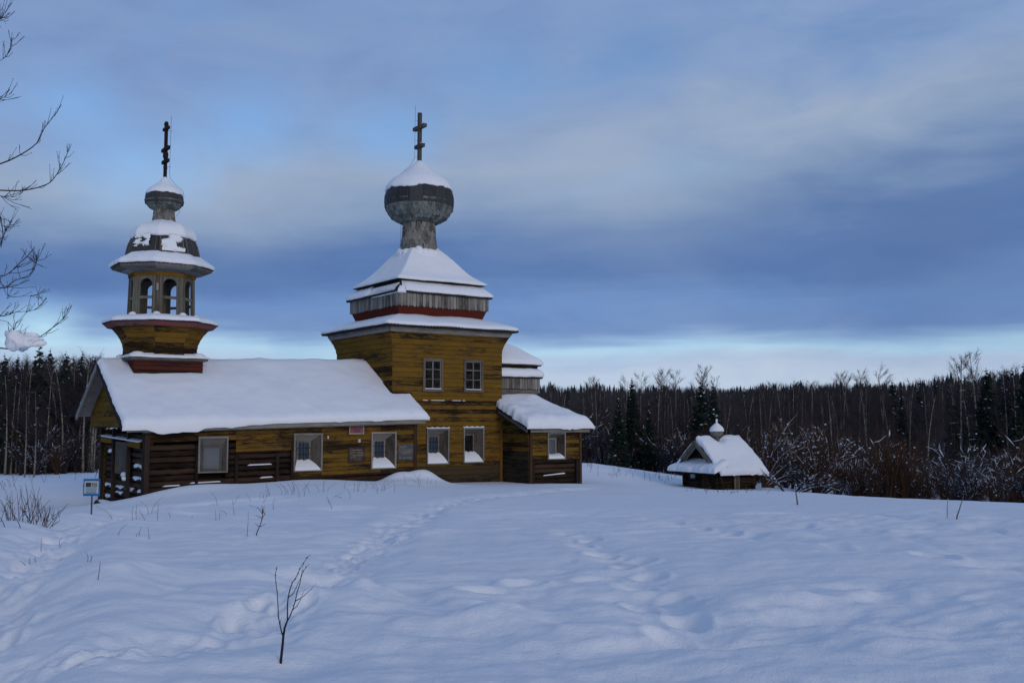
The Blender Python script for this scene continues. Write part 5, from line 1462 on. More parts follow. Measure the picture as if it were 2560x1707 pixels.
# small dome
KC = (1.25, KR)
m_ = MB(); m_.loft([round_ring(KC, r, z, 20) for r, z in ((.16, .55), (.15, .85), (.13, 1.02))], True, True); kneck = kb(m_, 'dome_neck', 'shingle_grey', None, True)
kop = interp_prof([(.13, 1.0), (.24, 1.04), (.33, 1.14), (.37, 1.27), (.36, 1.4), (.28, 1.53), (.1, 1.68), (.02, 1.76)], 4)
m_ = MB(); m_.loft([round_ring(KC, max(.015, r - .02), z, 28) for r, z in kop], True, True); kd = kb(m_, 'onion_dome', 'void', None, True)
rest = MB()
for ri, (r, z, tr, tz) in enumerate(rows_on([(.37, 1.27), (.33, 1.14), (.24, 1.04), (.18, 1.01)], .10)):
    n = max(8, int(2 * math.pi * r / .10))
    for k in range(n):
        a = 2 * math.pi * (k + .5 * (ri % 2)) / n; rad = Vector((math.cos(a), math.sin(a), 0)); tan = Vector((-math.sin(a), math.cos(a), 0)); dn = (rad * tr + Vector((0, 0, tz))).normalized(); nr = rad - dn * rad.dot(dn); nr.normalize()
        c_ = Vector((KC[0], KC[1], z)) + rad * r; w = math.pi * r / n * .94
        p = [c_ - tan * w - dn * .08, c_ + tan * w - dn * .08, c_ + tan * w + dn * .04 + nr * .015, c_ + dn * .09 + nr * .02, c_ - tan * w + dn * .04 + nr * .015]
        n0 = len(rest.v); rest.v += [tuple(q) for q in p]; rest.f.append((n0, n0 + 1, n0 + 2, n0 + 3, n0 + 4)); rest.mi.append(0)
o = kb(rest, 'shingle_cladding', 'shingle_grey', kd); o['kind'] = 'stuff'
sp3 = interp_prof([(.34, 1.29), (.40, 1.31), (.41, 1.40), (.36, 1.52), (.25, 1.63), (.13, 1.73), (.04, 1.80)], 3)
m_ = MB(); m_.loft(ragged_cap(KC, sp3, 40, 89, .05, .015), True, True); kb(m_, 'snow_cap', 'roof_snow', kd, True)
m_ = MB(); m_.box(KC[0] - .02, KC[0] + .02, KC[1] - .02, KC[1] + .02, 1.74, 2.28); kc = kb(m_, 'cross', 'cross_wood')
m_ = MB(); m_.box(KC[0] - .02, KC[0] + .02, KC[1] - .14, KC[1] + .14, 2.10, 2.15); kb(m_, 'crossbar', 'cross_wood', kc)
m_ = MB(); m_.blob((KC[0], KC[1], 1.90), .07, .07, .11, 8, 6, .1); m_.blob((KC[0], KC[1], 2.18), .035, .12, .03, 8, 5, .1); kb(m_, 'snow_patch', 'roof_snow', kc, True)
chap.scale = (.9, .9, .93)
# framed print hung beside the door
p = np.array([KX, KY]) + KU * -.02 + KV * 1.93
t = tag(empty('framed_notice', (p[0], p[1], -1.12), KYAW), 'small blue-framed white notice on the chapel log wall', 'notice')
m_ = MB(); m_.box(-.05, -.03, -.20, .20, -.19, .19); m_.build('sheet', 'sign_white', t)
m_ = MB(); m_.box(-.06, -.051, -.20, -.16, -.19, .19); m_.build('frame', 'sign_blue', t)
m_ = MB(); m_.box(-.06, -.051, .16, .20, -.19, .19); m_.build('frame', 'sign_blue', t)
m_ = MB(); m_.box(-.065, -.051, -.20, .20, -.22, -.165); m_.build('frame', 'sign_blue', t)
m_ = MB(); m_.box(-.055, -.051, -.09, .09, -.02, .16); m_.build('picture', 'sign_photo_pale', t)

# ================================================================== VEGETATION
def bez(a, b_, bend, n=5):
    a = Vector(a); b_ = Vector(b_); return [a.lerp(b_, i / n) + Vector(bend) * math.sin(math.pi * i / n) for i in range(n + 1)]


def twig(mb, a, b_, r, mi=0):
    a = Vector(a); b_ = Vector(b_); d_ = b_ - a
    if d_.length < 1e-4: return
    u = d_.cross(Vector((.3, .5, 1))); u = u.normalized() if u.length > 1e-5 else Vector((1, 0, 0)); w = d_.normalized().cross(u)
    n0 = len(mb.v)
    for k in range(3):
        an = 2.094 * k; mb.v.append(tuple(a + u * (r * math.cos(an)) + w * (r * math.sin(an))))
    mb.v.append(tuple(b_)); mb.f += [(n0, n0 + 1, n0 + 3), (n0 + 1, n0 + 2, n0 + 3), (n0 + 2, n0, n0 + 3)]; mb.mi += [0, 0, 0]


def make_birch(seed, H, lean=.3, spread=.16, low=.35, twigs=12):
    rs = random.Random(seed); root = empty('birch_tree', (0, 0, 0))
    tr = MB(); n = 9; ph = rs.uniform(0, 6.28); pts = []
    for i in range(n + 1):
        t_ = i / n; pts.append(Vector((lean * t_ * t_ * math.cos(ph) + .12 * math.sin(3 * t_ + seed), lean * t_ * t_ * math.sin(ph) + .1 * math.cos(2.6 * t_ + seed) - .1, H * t_)))
    r0 = .0105 * H
    tr.tube(pts, [r0 * (1 - .9 * i / n) + .008 for i in range(n + 1)], 6)
    cr = MB()
    nb = 34
    for k in range(nb):
        t_ = low + (1 - low) * (k + rs.random()) / nb; j = min(n - 1, int(t_ * n)); p = pts[j].lerp(pts[j + 1], t_ * n - j)
        L = H * spread * (1.25 - t_) * rs.uniform(.6, 1.25) + .25; a = rs.uniform(0, 6.283); upv = rs.uniform(.7, 1.5)
        q = p + Vector((math.cos(a) * L, math.sin(a) * L, L * upv))
        br = bez(p, q, (math.cos(a) * .1 * L, math.sin(a) * .1 * L, -.08 * L), 3)
        rb = r0 * .28 * (1.15 - t_) + .009; cr.tube(br, [rb, rb * .8, rb * .6, rb * .35], 3, cap=False)
        for m in range(twigs):
            s_ = rs.uniform(.25, 1); jj = min(2, int(s_ * 3)); c_ = br[jj].lerp(br[jj + 1], s_ * 3 - jj); l2 = L * rs.uniform(.3, .7) + .15
            d_ = Vector((math.cos(a + rs.uniform(-1.1, 1.1)) * .6, math.sin(a + rs.uniform(-1.1, 1.1)) * .6, rs.uniform(.3, 1.2))).normalized()
            e = c_ + d_ * l2; twig(cr, c_, e, .009)
            for w in range(3):
                f_ = c_.lerp(e, rs.uniform(.2, .9)); twig(cr, f_, f_ + Vector((d_.x + rs.uniform(-.7, .7), d_.y + rs.uniform(-.7, .7), d_.z * rs.uniform(.2, 1.2))).normalized() * l2 * rs.uniform(.4, .8), .006)
    tr.build('trunk', 'birch_bark', root, True); cr.build('crown', 'birch_twig', root)
    return root, H


def make_spruce(seed, H, Rm, snow=.4):
    rs = random.Random(seed); root = empty('spruce_tree', (0, 0, 0))
    tr = MB(); tr.tube([(0, 0, 0), (0, 0, H * .5), (0, 0, H)], [H * .016, H * .009, .012], 6); tr.build('trunk', 'dark_post', root, True)
    cr = MB(); sn = MB(); lev = 46
    for k in range(lev):
        t_ = .06 + .92 * k / lev; z = H * t_; Rr = Rm * (1 - t_) ** .82 * rs.uniform(.8, 1.12) + .035
        nb = 6 if t_ < .75 else 4
        for b_ in range(nb):
            z = H * (t_ + rs.uniform(-.018, .018))
            a = 2 * math.pi * (b_ + rs.random() * .7) / nb + k; r = Rr * rs.uniform(.55, 1.15); ca, sa = math.cos(a), math.sin(a)
            dr = rs.uniform(.35, .75)
            spine = [Vector((ca * r * q, sa * r * q, z - dr * r * q + .28 * r * q * q * q)) for q in (0, .35, .7, 1.0)]
            tan = Vector((-sa, ca, 0))
            for m in range(7):
                q = .12 + .85 * m / 6; jj = min(2, int(q * 2.99)); c_ = spine[jj].lerp(spine[jj + 1], min(1, q * 3 - jj)) if jj < 3 else spine[3]
                for sg in (-1, 1):
                    l2 = r * .42 * (1.1 - .75 * q) * rs.uniform(.7, 1.2) + .03
                    e = c_ + tan * (sg * l2) + Vector((ca, sa, 0)) * l2 * .55 + Vector((0, 0, -l2 * rs.uniform(.3, .9)))
                    w = Vector((ca, sa, .25)) * (.03 + .13 * r); cr.tri(tuple(c_ - w), tuple(c_ + w), tuple(e))
                    cr.tri(tuple(c_ + w * .8), tuple(e.lerp(c_, .45) - Vector((0, 0, l2 * .8))), tuple(e))
            tip = spine[3] + Vector((ca * .1, sa * .1, .02)); cr.tri(tuple(spine[2] - tan * .08), tuple(spine[2] + tan * .08), tuple(tip))
            if rs.random() < snow:
                q0, q1 = rs.uniform(.2, .5), rs.uniform(.75, 1.0); pa = spine[0].lerp(spine[3], q0); pb = spine[0].lerp(spine[3], q1); w = r * .10 + .05
                pa.z = z - dr * r * q0 + .28 * r * q0 ** 3 + .05; pb.z = z - dr * r * q1 + .28 * r * q1 ** 3 + .04; pm = pa.lerp(pb, .5) + Vector((0, 0, .07))
                for sg in (-1, 1):
                    sn.tri(tuple(pa), tuple(pm), tuple(pm + tan * sg * w - Vector((0, 0, .05)))); sn.tri(tuple(pm), tuple(pb), tuple(pm + tan * sg * w - Vector((0, 0, .05))))
    cr.build('crown', 'spruce_green', root); sn.build('snow', 'twig_snow', root)['kind'] = 'stuff'
    return root, H


def make_shrub(seed, H, stems=16, spread=.8, snow=.5, mat='birch_twig', name='snowy_shrub', droop=.25, clumps=60):
    rs = random.Random(seed); root = empty(name, (0, 0, 0)); st = MB(); sn = MB()
    tips = []
    for k in range(stems):
        a = rs.uniform(0, 6.283); L = H * rs.uniform(.6, 1.1); tl = rs.uniform(.1, spread)
        p0 = Vector((rs.uniform(-.15, .15), rs.uniform(-.15, .15), -.1)); q = Vector((math.cos(a) * L * tl, math.sin(a) * L * tl, L * (1 - droop * tl)))
        br = bez(p0, q, (-.10 * L * math.cos(a) * tl, -.10 * L * math.sin(a) * tl, .22 * L * tl), 5); r = .012 * H ** .5 + .006
        st.tube(br, [r * (1 - .8 * i / 5) + .004 for i in range(6)], 4, cap=False)
        for i in range(1, 5):
            if rs.random() < snow * (.5 + tl):
                a_, b__ = br[i], br[i + 1]; c_ = a_.lerp(b__, .5); d_ = b__ - a_
                sn.tube([a_ + Vector((0, 0, .01)), c_ + Vector((0, 0, .02)), b__ + Vector((0, 0, .01))], [.004, .008 + r * .45, .004], 4, cap=False)
        for m in range(11):
            s_ = rs.uniform(.15, 1); jj = min(4, int(s_ * 5)); c_ = br[jj].lerp(br[jj + 1], s_ * 5 - jj); l2 = L * rs.uniform(.12, .30)
            d_ = Vector((math.cos(a) * tl + rs.uniform(-.8, .8), math.sin(a) * tl + rs.uniform(-.8, .8), rs.uniform(.0, 1.0))).normalized(); e = c_ + d_ * l2
            mm = c_.lerp(e, .5) + Vector((rs.uniform(-.08, .08), rs.uniform(-.08, .08), rs.uniform(-.06, .08))) * l2 * 1.5; e = e + Vector((0, 0, l2 * .2))
            st.tube([c_, mm, e], [.007, .0055, .003], 3, cap=False); tips += [e.lerp(mm, rs.random()), mm.lerp(c_, rs.random())]
            for w in range(5):
                f_ = (c_.lerp(mm, rs.random()) if w % 2 else mm.lerp(e, rs.random())); twig(st, f_, f_ + (d_ + Vector((rs.uniform(-.9, .9), rs.uniform(-.9, .9), rs.uniform(-.2, .9)))).normalized() * l2 * rs.uniform(.25, .55), .0045)
            if rs.random() < snow * .35: sn.tube([c_.lerp(mm, .2) + Vector((0, 0, .008)), mm + Vector((0, 0, .012)), mm.lerp(e, .6) + Vector((0, 0, .008))], [.003, .010, .003], 4, cap=False)
    for k in range(int(clumps * snow * 2)):
        q = rs.choice(tips); r = rs.uniform(.010, .036)
        sn.blob((q.x, q.y, q.z + r * .4), r * 1.3, r * 1.3, r * .8, 5, 3, .2)
    st.build('stems', mat, root); sn.build('snow', 'twig_snow', root)['kind'] = 'stuff'
    return root, H


def place(protos, k, x, y, h, used, label, cat, group, rz=None):
    i = k % len(protos); src, H = protos[i]; s = h / H; z = gz(x, y) - .05
    rz = random.uniform(0, 6.28) if rz is None else rz; w = s * random.uniform(.9, 1.15)
    if i not in used:
        used.add(i); o = src; o.location = (x, y, z); o.rotation_euler = (0, 0, rz); o.scale = (w, w, s)
    else:
        o = copy_tree(src, (x, y, z), rz, (w, w, s))
    for q in ('group',):
        if q in o: del o[q]
    return tag(o, label, cat, group)


def htop(px, py, D):
    p = at(px, py, D); return p[0], p[1], p[2] - gz(p[0], p[1])


def zone(px):
    if px < 400: return 'in the forest left of the church'
    if px < 1660: return 'between church annex and chapel'
    if px < 1930: return 'behind the log chapel'
    if px < 2300: return 'right of the log chapel'
    return 'near the right border'


# --- spruces
SPR = [make_spruce(1, 9, 1.45, .16), make_spruce(2, 9, 1.75, .24), make_spruce(3, 9, 1.2, .12), make_spruce(4, 9, 1.9, .28)]
us = set()
spr = [(1545, 985, 69, 'broad dark spruce with snowy boughs right of the church annex'), (1580, 943, 73, 'tall narrow spruce rising above the treeline right of the annex'), (1622, 1002, 69.5, 'short snow-dusted spruce left of the chapel dome'),
       (1752, 948, 70, None), (1783, 952, 67, 'full dark spruce directly behind the chapel onion dome'), (1640, 985, 112, None), (1722, 965, 108, None), (1500, 985, 118, None), (1420, 965, 130, None),
       (2465, 916, 60, 'pointed spruce right of the two tall bare birches'), (2498, 933, 64, None), (2516, 917, 61, None), (2531, 917, 63, None), (2558, 905, 57, 'tallest dark spruce at the right edge of the frame'), (2585, 915, 72, None),
       (2230, 948, 84, None), (2298, 947, 86, None), (2340, 947, 118, None), (2252, 962, 70, None), (2400, 942, 72, None), (2205, 955, 122, None), (2150, 962, 126, None), (2372, 955, 104, None), (2060, 960, 130, None), (1980, 962, 128, None), (1905, 960, 132, None), (1860, 962, 126, None), (2425, 960, 92, None),
       (12, 880, 67, None), (45, 884, 66, None), (100, 857, 67, 'tallest snow-hung spruce of the left forest edge'), (127, 868, 69, None), (165, 876, 72, None), (206, 877, 69, None), (185, 888, 78, None), (240, 886, 74, None), (-20, 875, 70, None)]
for k, (px, py, D, lab) in enumerate(spr):
    x, y, h = htop(px, py, D); left = px < 400
    place(SPR, k + (1 if left else 0), x, y, h, us, lab or ('dark spruce among the bare trees ' + zone(px)), 'tree', 'spruces ' + zone(px))

# --- bare birches
BIR = [make_birch(10 + k, 10, lean=.5 + .3 * (k % 3), spread=.13 + .02 * (k % 4), low=.30 + .06 * (k % 3)) for k in range(6)]
ub = set()
bir = [(1495, 950, 84), (1485, 953, 90), (1642, 938, 80), (1662, 942, 82), (1692, 938, 80), (1738, 926, 82), (1745, 935, 86), (1775, 948, 100), (1600, 945, 100), (1565, 952, 90), (2105, 945, 84), (2122, 940, 86), (2140, 950, 82), (2162, 935, 80), (2100, 950, 88), (2200, 934, 74), (2270, 960, 66), (2310, 985, 60),
       (2388, 899, 66, 'tall leaning bare birch standing left of the right-hand spruces'), (2440, 893, 64, 'tall bare birch with wide crown beside the pointed spruce'), (2420, 925, 70), (2515, 940, 58), (2540, 930, 60), (2480, 950, 60), (2030, 958, 90), (1980, 960, 95), (70, 985, 56.5, 'slim pale birch trunk at the left forest edge, nearer the frame border'), (92, 975, 57, 'slim pale birch trunk second from the left frame border')]
for k, q in enumerate(bir):
    x, y, h = htop(*q[:3]); place(BIR, k, x, y, h, ub, q[3] if len(q) > 3 else 'slender bare birch rising from the dark thicket ' + zone(q[0]), 'tree', 'bare birches ' + zone(q[0]))
def treeline(px): return 18 * float(vnoise(np.array([px / 55.0]), np.array([.5]), 5)[0]) + 14 * float(vnoise(np.array([px / 13.0]), np.array([2.5]), 6)[0]) + treeline0(px)
def treeline0(px): return 888 if px < 400 else (962 if px < 1900 else (953 if px < 2300 else 940 - (px - 2300) * .06))
cnt = 0
while cnt < 262:
    left = random.random() < .27
    px = random.uniform(-40, 245) if left else random.uniform(1345, 2600)
    D = random.uniform(62, 100) if left else random.uniform(66, 150)
    py = treeline(px) + abs(random.gauss(0, 22)) + (8 if D > 100 else 14)
    x, y, h = htop(px, py, D)
    if h < 3.5: continue
    place(BIR, cnt, x, y, h, ub, 'slender bare birch rising from the dark thicket ' + zone(px), 'tree', 'bare birches ' + zone(px)); cnt += 1

# --- snowy shrubs along the forest edge
SHB = [make_shrub(40, 2.4, 22, .75, .28), make_shrub(41, 2.4, 20, .5, .12), make_shrub(42, 2.4, 24, .9, .40), make_shrub(43, 2.4, 22, .65, .14, 'willow_twig'), make_shrub(44, 2.4, 24, .5, .06, 'willow_twig')]
uh = set(); cnt = 0
def crestD(px): return np.interp(px, [1335, 1500, 1600, 1700, 1900, 2000, 2150, 2350, 2600], [64, 68, 68, 62, 55, 46, 40, 34.5, 30])
while cnt < 185:
    left = random.random() < .2
    px = random.uniform(-30, 245) if left else random.uniform(1335, 2600)
    D = random.uniform(61, 76) if left else crestD(px) + abs(random.gauss(0, 11)) + .5
    if 1660 < px < 1925 and D < 55: continue
    h = random.uniform(1.2, 3.0) if D < 60 else random.uniform(1.8, 3.8)
    if D - (0 if left else crestD(px)) < 3: h *= .6
    p = at(px, 1200, D)
    place(SHB, cnt + random.randrange(3), p[0], p[1], h, uh, 'snow-flecked bare shrub at the forest edge ' + zone(px), 'shrub', 'shrubs ' + zone(px)); cnt += 1

# --- big bent willows behind and right of the chapel
def make_willow(seed, H, dirs):
    rs = random.Random(seed); root = empty('bent_willow', (0, 0, 0)); st = MB(); sn = MB()
    for (dx, dy, dz, L, r) in dirs:
        d_ = Vector((dx, dy, dz)).normalized(); q = d_ * L; br = bez((0, 0, -.2), q, (0, 0, .16 * L), 7)
        st.tube(br, [r * (1 - .75 * i / 7) for i in range(8)], 6, cap=False)
        sn.tube([p + Vector((0, 0, r * (1 - .7 * i / 7) * .75)) for i, p in enumerate(br)], [r * (.5 - .32 * i / 7) + .004 for i in range(8)], 6, cap=False)
        for m in range(26):
            s_ = rs.uniform(.25, 1); jj = min(6, int(s_ * 7)); c_ = br[jj].lerp(br[jj + 1], s_ * 7 - jj); l2 = L * rs.uniform(.12, .4)
            e_ = (d_ + Vector((rs.uniform(-.7, .7), rs.uniform(-.7, .7), rs.uniform(-.1, 1.0)))).normalized(); b2 = bez(c_, c_ + e_ * l2, (0, 0, .1 * l2), 3)
            st.tube(b2, [.018, .014, .01, .005], 3, cap=False)
            if rs.random() < .28: sn.tube([p + Vector((0, 0, .010)) for p in b2], [.007, .012, .008, .003], 4, cap=False)
            for w in range(11):
                f_ = b2[1].lerp(b2[3], rs.random()); g_ = f_ + (e_ + Vector((rs.uniform(-.9, .9), rs.uniform(-.9, .9), rs.uniform(-.3, .7)))).normalized() * l2 * rs.uniform(.25, .6); twig(st, f_, g_, .008)
                if rs.random() < .07: twig(sn, f_ + Vector((0, 0, .01)), g_ + Vector((0, 0, .01)), .009)
            if rs.random() < .5: r2 = rs.uniform(.02, .05); sn.blob(tuple(b2[2] + Vector((0, 0, .03))), r2 * 1.3, r2 * 1.3, r2 * .8, 6, 4, .2)
    st.build('branches', 'willow_twig', root); sn.build('snow', 'twig_snow', root)['kind'] = 'stuff'
    return root


x, y, z = at(1905, 1212, 53.5)[0], 53.5, 0
w1 = make_willow(5, 3, [(.8, .1, .9, 3.0, .09), (.95, -.1, .55, 3.3, .10), (.5, .3, 1.0, 3.2, .08), (1.0, -.25, .22, 3.2, .09), (.2, .2, 1, 2.6, .06), (.9, .2, .7, 3.6, .07), (1.0, -.3, .05, 2.8, .08)])
w1.location = (x, y, gz(x, y)); tag(w1, 'snow-covered willow bending right beside the chapel wall', 'tree')
p = at(2045, 1215, 52); w2 = make_willow(6, 3, [(.6, .1, .9, 2.8, .08), (-.6, .1, 1.0, 2.6, .08), (.9, -.1, .5, 2.7, .09), (.1, .2, 1, 3.1, .07), (-.2, -.1, 1, 2.8, .06), (1, -.2, .15, 2.4, .07), (.8, .2, .7, 3.0, .06)])
w2.location = (p[0], p[1], gz(p[0], p[1])); tag(w2, 'spreading snow-clumped willow, second one right of the chapel', 'tree')
p = at(1975, 1228, 46); w3 = make_willow(8, 2, [(1, -.05, .28, 1.9, .07), (.9, -.3, .12, 2.2, .08), (-.5, 0, .35, 1.3, .06), (.7, .3, .4, 1.6, .05)])
w3.location = (p[0], p[1], gz(p[0], p[1])); tag(w3, 'low snow-buried fallen branches on the bank right of the chapel', 'branches')

# --- thicket, far wood: uncountable masses
def ribbons(name, mat, P, Hh, Wd, tiltv, lab, cat):
    n = len(P); d_ = RNG.normal(0, 1, (n, 2)); d_ /= np.maximum(np.linalg.norm(d_, axis=1, keepdims=True), 1e-3)
    d_ = np.abs(d_) * [1, .35]; sx_ = np.where(RNG.random(n) < .5, -1, 1)
    dx = np.stack([d_[:, 0], d_[:, 1] * sx_, np.zeros(n)], 1) * Wd[:, None] / 2
    top = P + np.stack([tiltv[:, 0], tiltv[:, 1], Hh], 1); mid = P + np.stack([tiltv[:, 0] * .35, tiltv[:, 1] * .35, Hh * .5], 1)
    v = np.stack([P - dx, P + dx, mid + dx * .75, mid - dx * .75, top], 1).reshape(-1, 3)
    b_ = np.arange(n)[:, None] * 5
    f = [tuple(q) for q in (b_ + np.array([[0, 1, 2, 3]]))] + [tuple(q) for q in (b_ + np.array([[3, 2, 4]]))]
    me = bpy.data.meshes.new(name); me.from_pydata([tuple(q) for q in v], [], f); me.materials.append(MATS[mat]); me.update()
    o = bpy.data.objects.new(name, me); COL.objects.link(o); return tag(o, lab, cat, kind='stuff')


def scatter(n, d0, d1, power=1.0):
    px = np.where(RNG.random(n) < .2, RNG.uniform(-60, 252, n), RNG.uniform(1325, 2620, n)); D = d0 + (d1 - d0) * RNG.random(n) ** power
    x = (px - 1280) / 2489 * D; return px, D, x, D


px, D, x, y = scatter(26000, 62, 150); k = np.where(px > 400, D > np.array([crestD(q) for q in px]) + 3, D > 63); px, D, x, y = px[k], D[k], x[k], y[k]
Z = ground(x, y); n = len(x); Hh = RNG.uniform(1.5, 5.5, n) * np.where(D > 95, 1.25, 1.0); tl = np.array([treeline(q) for q in px]); zmax = 1.65 + (1050 - tl - 22) / 2489 * D
Hh = np.minimum(Hh, np.maximum(1.0, zmax - Z)); ribbons('thicket', 'thicket', np.stack([x, y, Z - .1], 1), Hh, RNG.uniform(.02, .06, n), RNG.normal(0, .28, (n, 2)) * Hh[:, None] ** .7, 'dark bare thicket filling the forest behind the shrubs', 'thicket')
px, D, x, y = scatter(15000, 120, 560, .8); Z = ground(x, y); n = len(x); Hh = RNG.uniform(5, 10, n); tl = np.array([treeline(q) for q in px]) + 2
Hh = np.minimum(Hh, np.maximum(2.0, 1.65 + (1050 - tl) / 2489 * D - Z)); ribbons('far_bare_wood', 'far_twig', np.stack([x, y, Z], 1), Hh, RNG.uniform(.12, .5, n), RNG.normal(0, .5, (n, 2)), 'far bare birch wood covering the low hill', 'wood')
# far spruces, joined
def far_spruces(n):
    px, D, x, y = scatter(n, 150, 620, .7); Z = ground(x, y); V = []; Fc = []; q0 = 0
    for i in range(n):
        top = 1.65 + (1050 - (treeline(px[i]) + random.uniform(-9, 26))) / 2489 * D[i]; h = min(13, max(4, (top - Z[i]) * random.uniform(.75, 1.0))); r = h * random.uniform(.10, .16)
        for t_ in range(4):
            z0 = Z[i] + h * (.12 + .22 * t_); z1 = z0 + h * (.34 if t_ < 3 else .22); rr = r * (1 - .21 * t_); a0 = random.random() * 6
            for s_ in range(5):
                a = a0 + 1.2566 * s_; V.append((x[i] + rr * math.cos(a) * random.uniform(.7, 1.2), y[i] + rr * math.sin(a) * random.uniform(.7, 1.2), z0 - random.uniform(0, .1 * h)))
            V.append((x[i], y[i], z1))
            for s_ in range(5): Fc.append((q0 + s_, q0 + (s_ + 1) % 5, q0 + 5))
            q0 += 6
    me = bpy.data.meshes.new('far_spruce_wood'); me.from_pydata(V, [], Fc); me.materials.append(MATS['far_spruce']); me.update()
    o = bpy.data.objects.new('far_spruce_wood', me); COL.objects.link(o); tag(o, 'far dark spruce wood along the hill crest', 'wood', kind='stuff')


far_spruces(1700)

# ================================================================== NEAR PLANTS
# leafless tree outside the left border whose branches reach into view
root = tag(empty('bare_alder', (0, 0, 0)), 'leafless tree at the left border with fine dark branches and a snow clump', 'tree')
TD = 9.0
tx, ty = at(-190, 900, TD)[0], TD; tz = gz(tx, ty)
root.location = (tx, ty, tz)
def lp(px, py, D): p = at(px, py, D); return Vector((p[0] - tx, p[1] - ty, p[2] - tz))
trunk = MB(); tp = [Vector((0, 0, -.2)), Vector((.05, .05, 1.2)), Vector((-.03, .1, 2.6)), Vector((.06, .05, 4.0)), Vector((.0, 0, 5.4)), Vector((.05, .05, 6.6))]
trunk.tube(tp, [.11, .095, .08, .06, .04, .015], 8); trunk.build('trunk', 'sapling_bark', root, True)
brs = [  # main limbs as image polylines with their own distances, then side twigs
    ([(-190, 470), (-60, 425), (0, 410), (50, 388), (92, 358), (110, 322), (135, 290), (154, 262)], 8.9, 9.4, .016),
    ([(-190, 520), (-60, 470), (0, 476), (60, 476), (110, 464), (133, 448), (158, 408), (172, 372), (174, 360)], 8.7, 9.5, .015),
    ([(-190, 420), (-40, 170), (0, 152), (18, 138), (26, 118), (28, 96)], 9.1, 9.2, .010),
    ([(-190, 520), (-30, 500), (10, 492), (40, 492), (60, 478)], 8.8, 8.6, .007),
    ([(-190, 750), (-30, 700), (10, 690), (40, 668), (70, 640), (90, 660), (93, 632)], 9.0, 9.3, .009),
    ([(-190, 760), (-20, 730), (12, 720), (40, 700), (74, 690), (90, 660), (92, 640)], 9.2, 9.0, .011),
    ([(-190, 800), (-40, 800), (10, 790), (40, 780), (85, 775), (115, 745)], 8.8, 9.2, .009),
    ([(-190, 900), (-40, 880), (20, 872), (60, 862), (100, 842), (140, 812), (165, 790), (180, 762)], 8.8, 9.3, .014),
    ([(-190, 690), (-20, 640), (4, 600), (18, 570), (28, 550)], 8.9, 9.1, .009),
    ([(-190, 620), (-20, 560), (0, 540), (6, 580), (2, 620)], 8.8, 8.9, .012),
    ([(-190, 740), (-40, 720), (0, 705), (20, 740), (60, 740), (100, 742)], 9.1, 8.8, .007),
    ([(-190, 860), (0, 800), (22, 850), (38, 810), (76, 770)], 9.0, 8.9, .006),
    ([(-190, 330), (-30, 262), (0, 250), (30, 232)], 9.0, 9.1, .006),
    ([(-190, 120), (-20, 60), (0, 48), (10, 45)], 9.0, 9.1, .006),
]
rs = random.Random(77)
for poly, d0, d1, r in brs:
    n = len(poly); b3 = MB(); pts = [lp(px, py, d0 + (d1 - d0) * i / (n - 1) + rs.uniform(-.04, .04)) for i, (px, py) in enumerate(poly)]
    # start on the trunk
    hgt = pts[0].z - .35; pts[0] = Vector((0, .03, max(.4, hgt)))
    sm_ = []
    for i in range(n - 1):
        p0, p1, p2, p3 = pts[max(i - 1, 0)], pts[i], pts[i + 1], pts[min(i + 2, n - 1)]
        for k in range(3):
            t_ = k / 3; sm_.append(.5 * ((2 * p1) + (p2 - p0) * t_ + (2 * p0 - 5 * p1 + 4 * p2 - p3) * t_ * t_ + (3 * p1 - p0 - 3 * p2 + p3) * t_ ** 3))
    sm_.append(pts[-1]); m = len(sm_)
    r *= .56; b3.tube(sm_, [r * (1 - .78 * i / (m - 1)) for i in range(m)], 5)
    for k in range(int(10 + 900 * r)):
        i = rs.randrange(int(m * .35), m - 1); c_ = sm_[i]; d_ = (sm_[i + 1] - sm_[i]).normalized(); side = Vector((rs.uniform(-.6, .6), rs.uniform(-.8, .8), rs.uniform(-.15, 1.0)))
        L = rs.uniform(.04, .26) * (1.25 - .7 * i / m); e = c_ + (d_ * .7 + side).normalized() * L; mm = c_.lerp(e, .5) + Vector((0, 0, -.015))
        b3.tube([c_, mm, e], [.0027, .0022, .0013], 4, cap=False)
        if rs.random() < .6: f_ = mm.lerp(e, .3); b3.tube([f_, f_ + (d_ + side * .8 + Vector((rs.uniform(-.5, .5), 0, rs.uniform(-.2, .6)))).normalized() * L * .5], [.0024, .0013], 4, cap=False)
        b3.tube([e, e + (e - mm).normalized() * .012], [.0034, .001], 4, cap=False)
    b3.build('branch', 'sapling_bark', root)
m_ = MB(); c_ = lp(52, 850, 8.95)
rg = []
for i in range(17):
    t_ = i / 16; ph = math.pi * (t_ - .5); wx = .125 * math.cos(ph) ** .4 if 0 < i < 16 else .02
    rg.append([(c_.x + wx * math.cos(a) * (1 + .18 * math.sin(3 * a + i)) + .05 * (1 - t_) * (1 if math.cos(a) > .3 else 0), c_.y + .11 * wx / .125 * math.sin(a), c_.z + .082 * math.sin(ph) * (1.05 if math.cos(a) < 0 else .8)) for a in [2 * math.pi * j / 36 for j in range(36)]])
rg = roughen(rg, (c_.x, c_.y), .10, .07, 12, .05); m_.loft(rg, True, True); q = lp(92, 858, 9.0); m_.blob(tuple(q), .09, .05, .035, 12, 6, .08); m_.build('snow_clump', 'roof_snow', root, True)

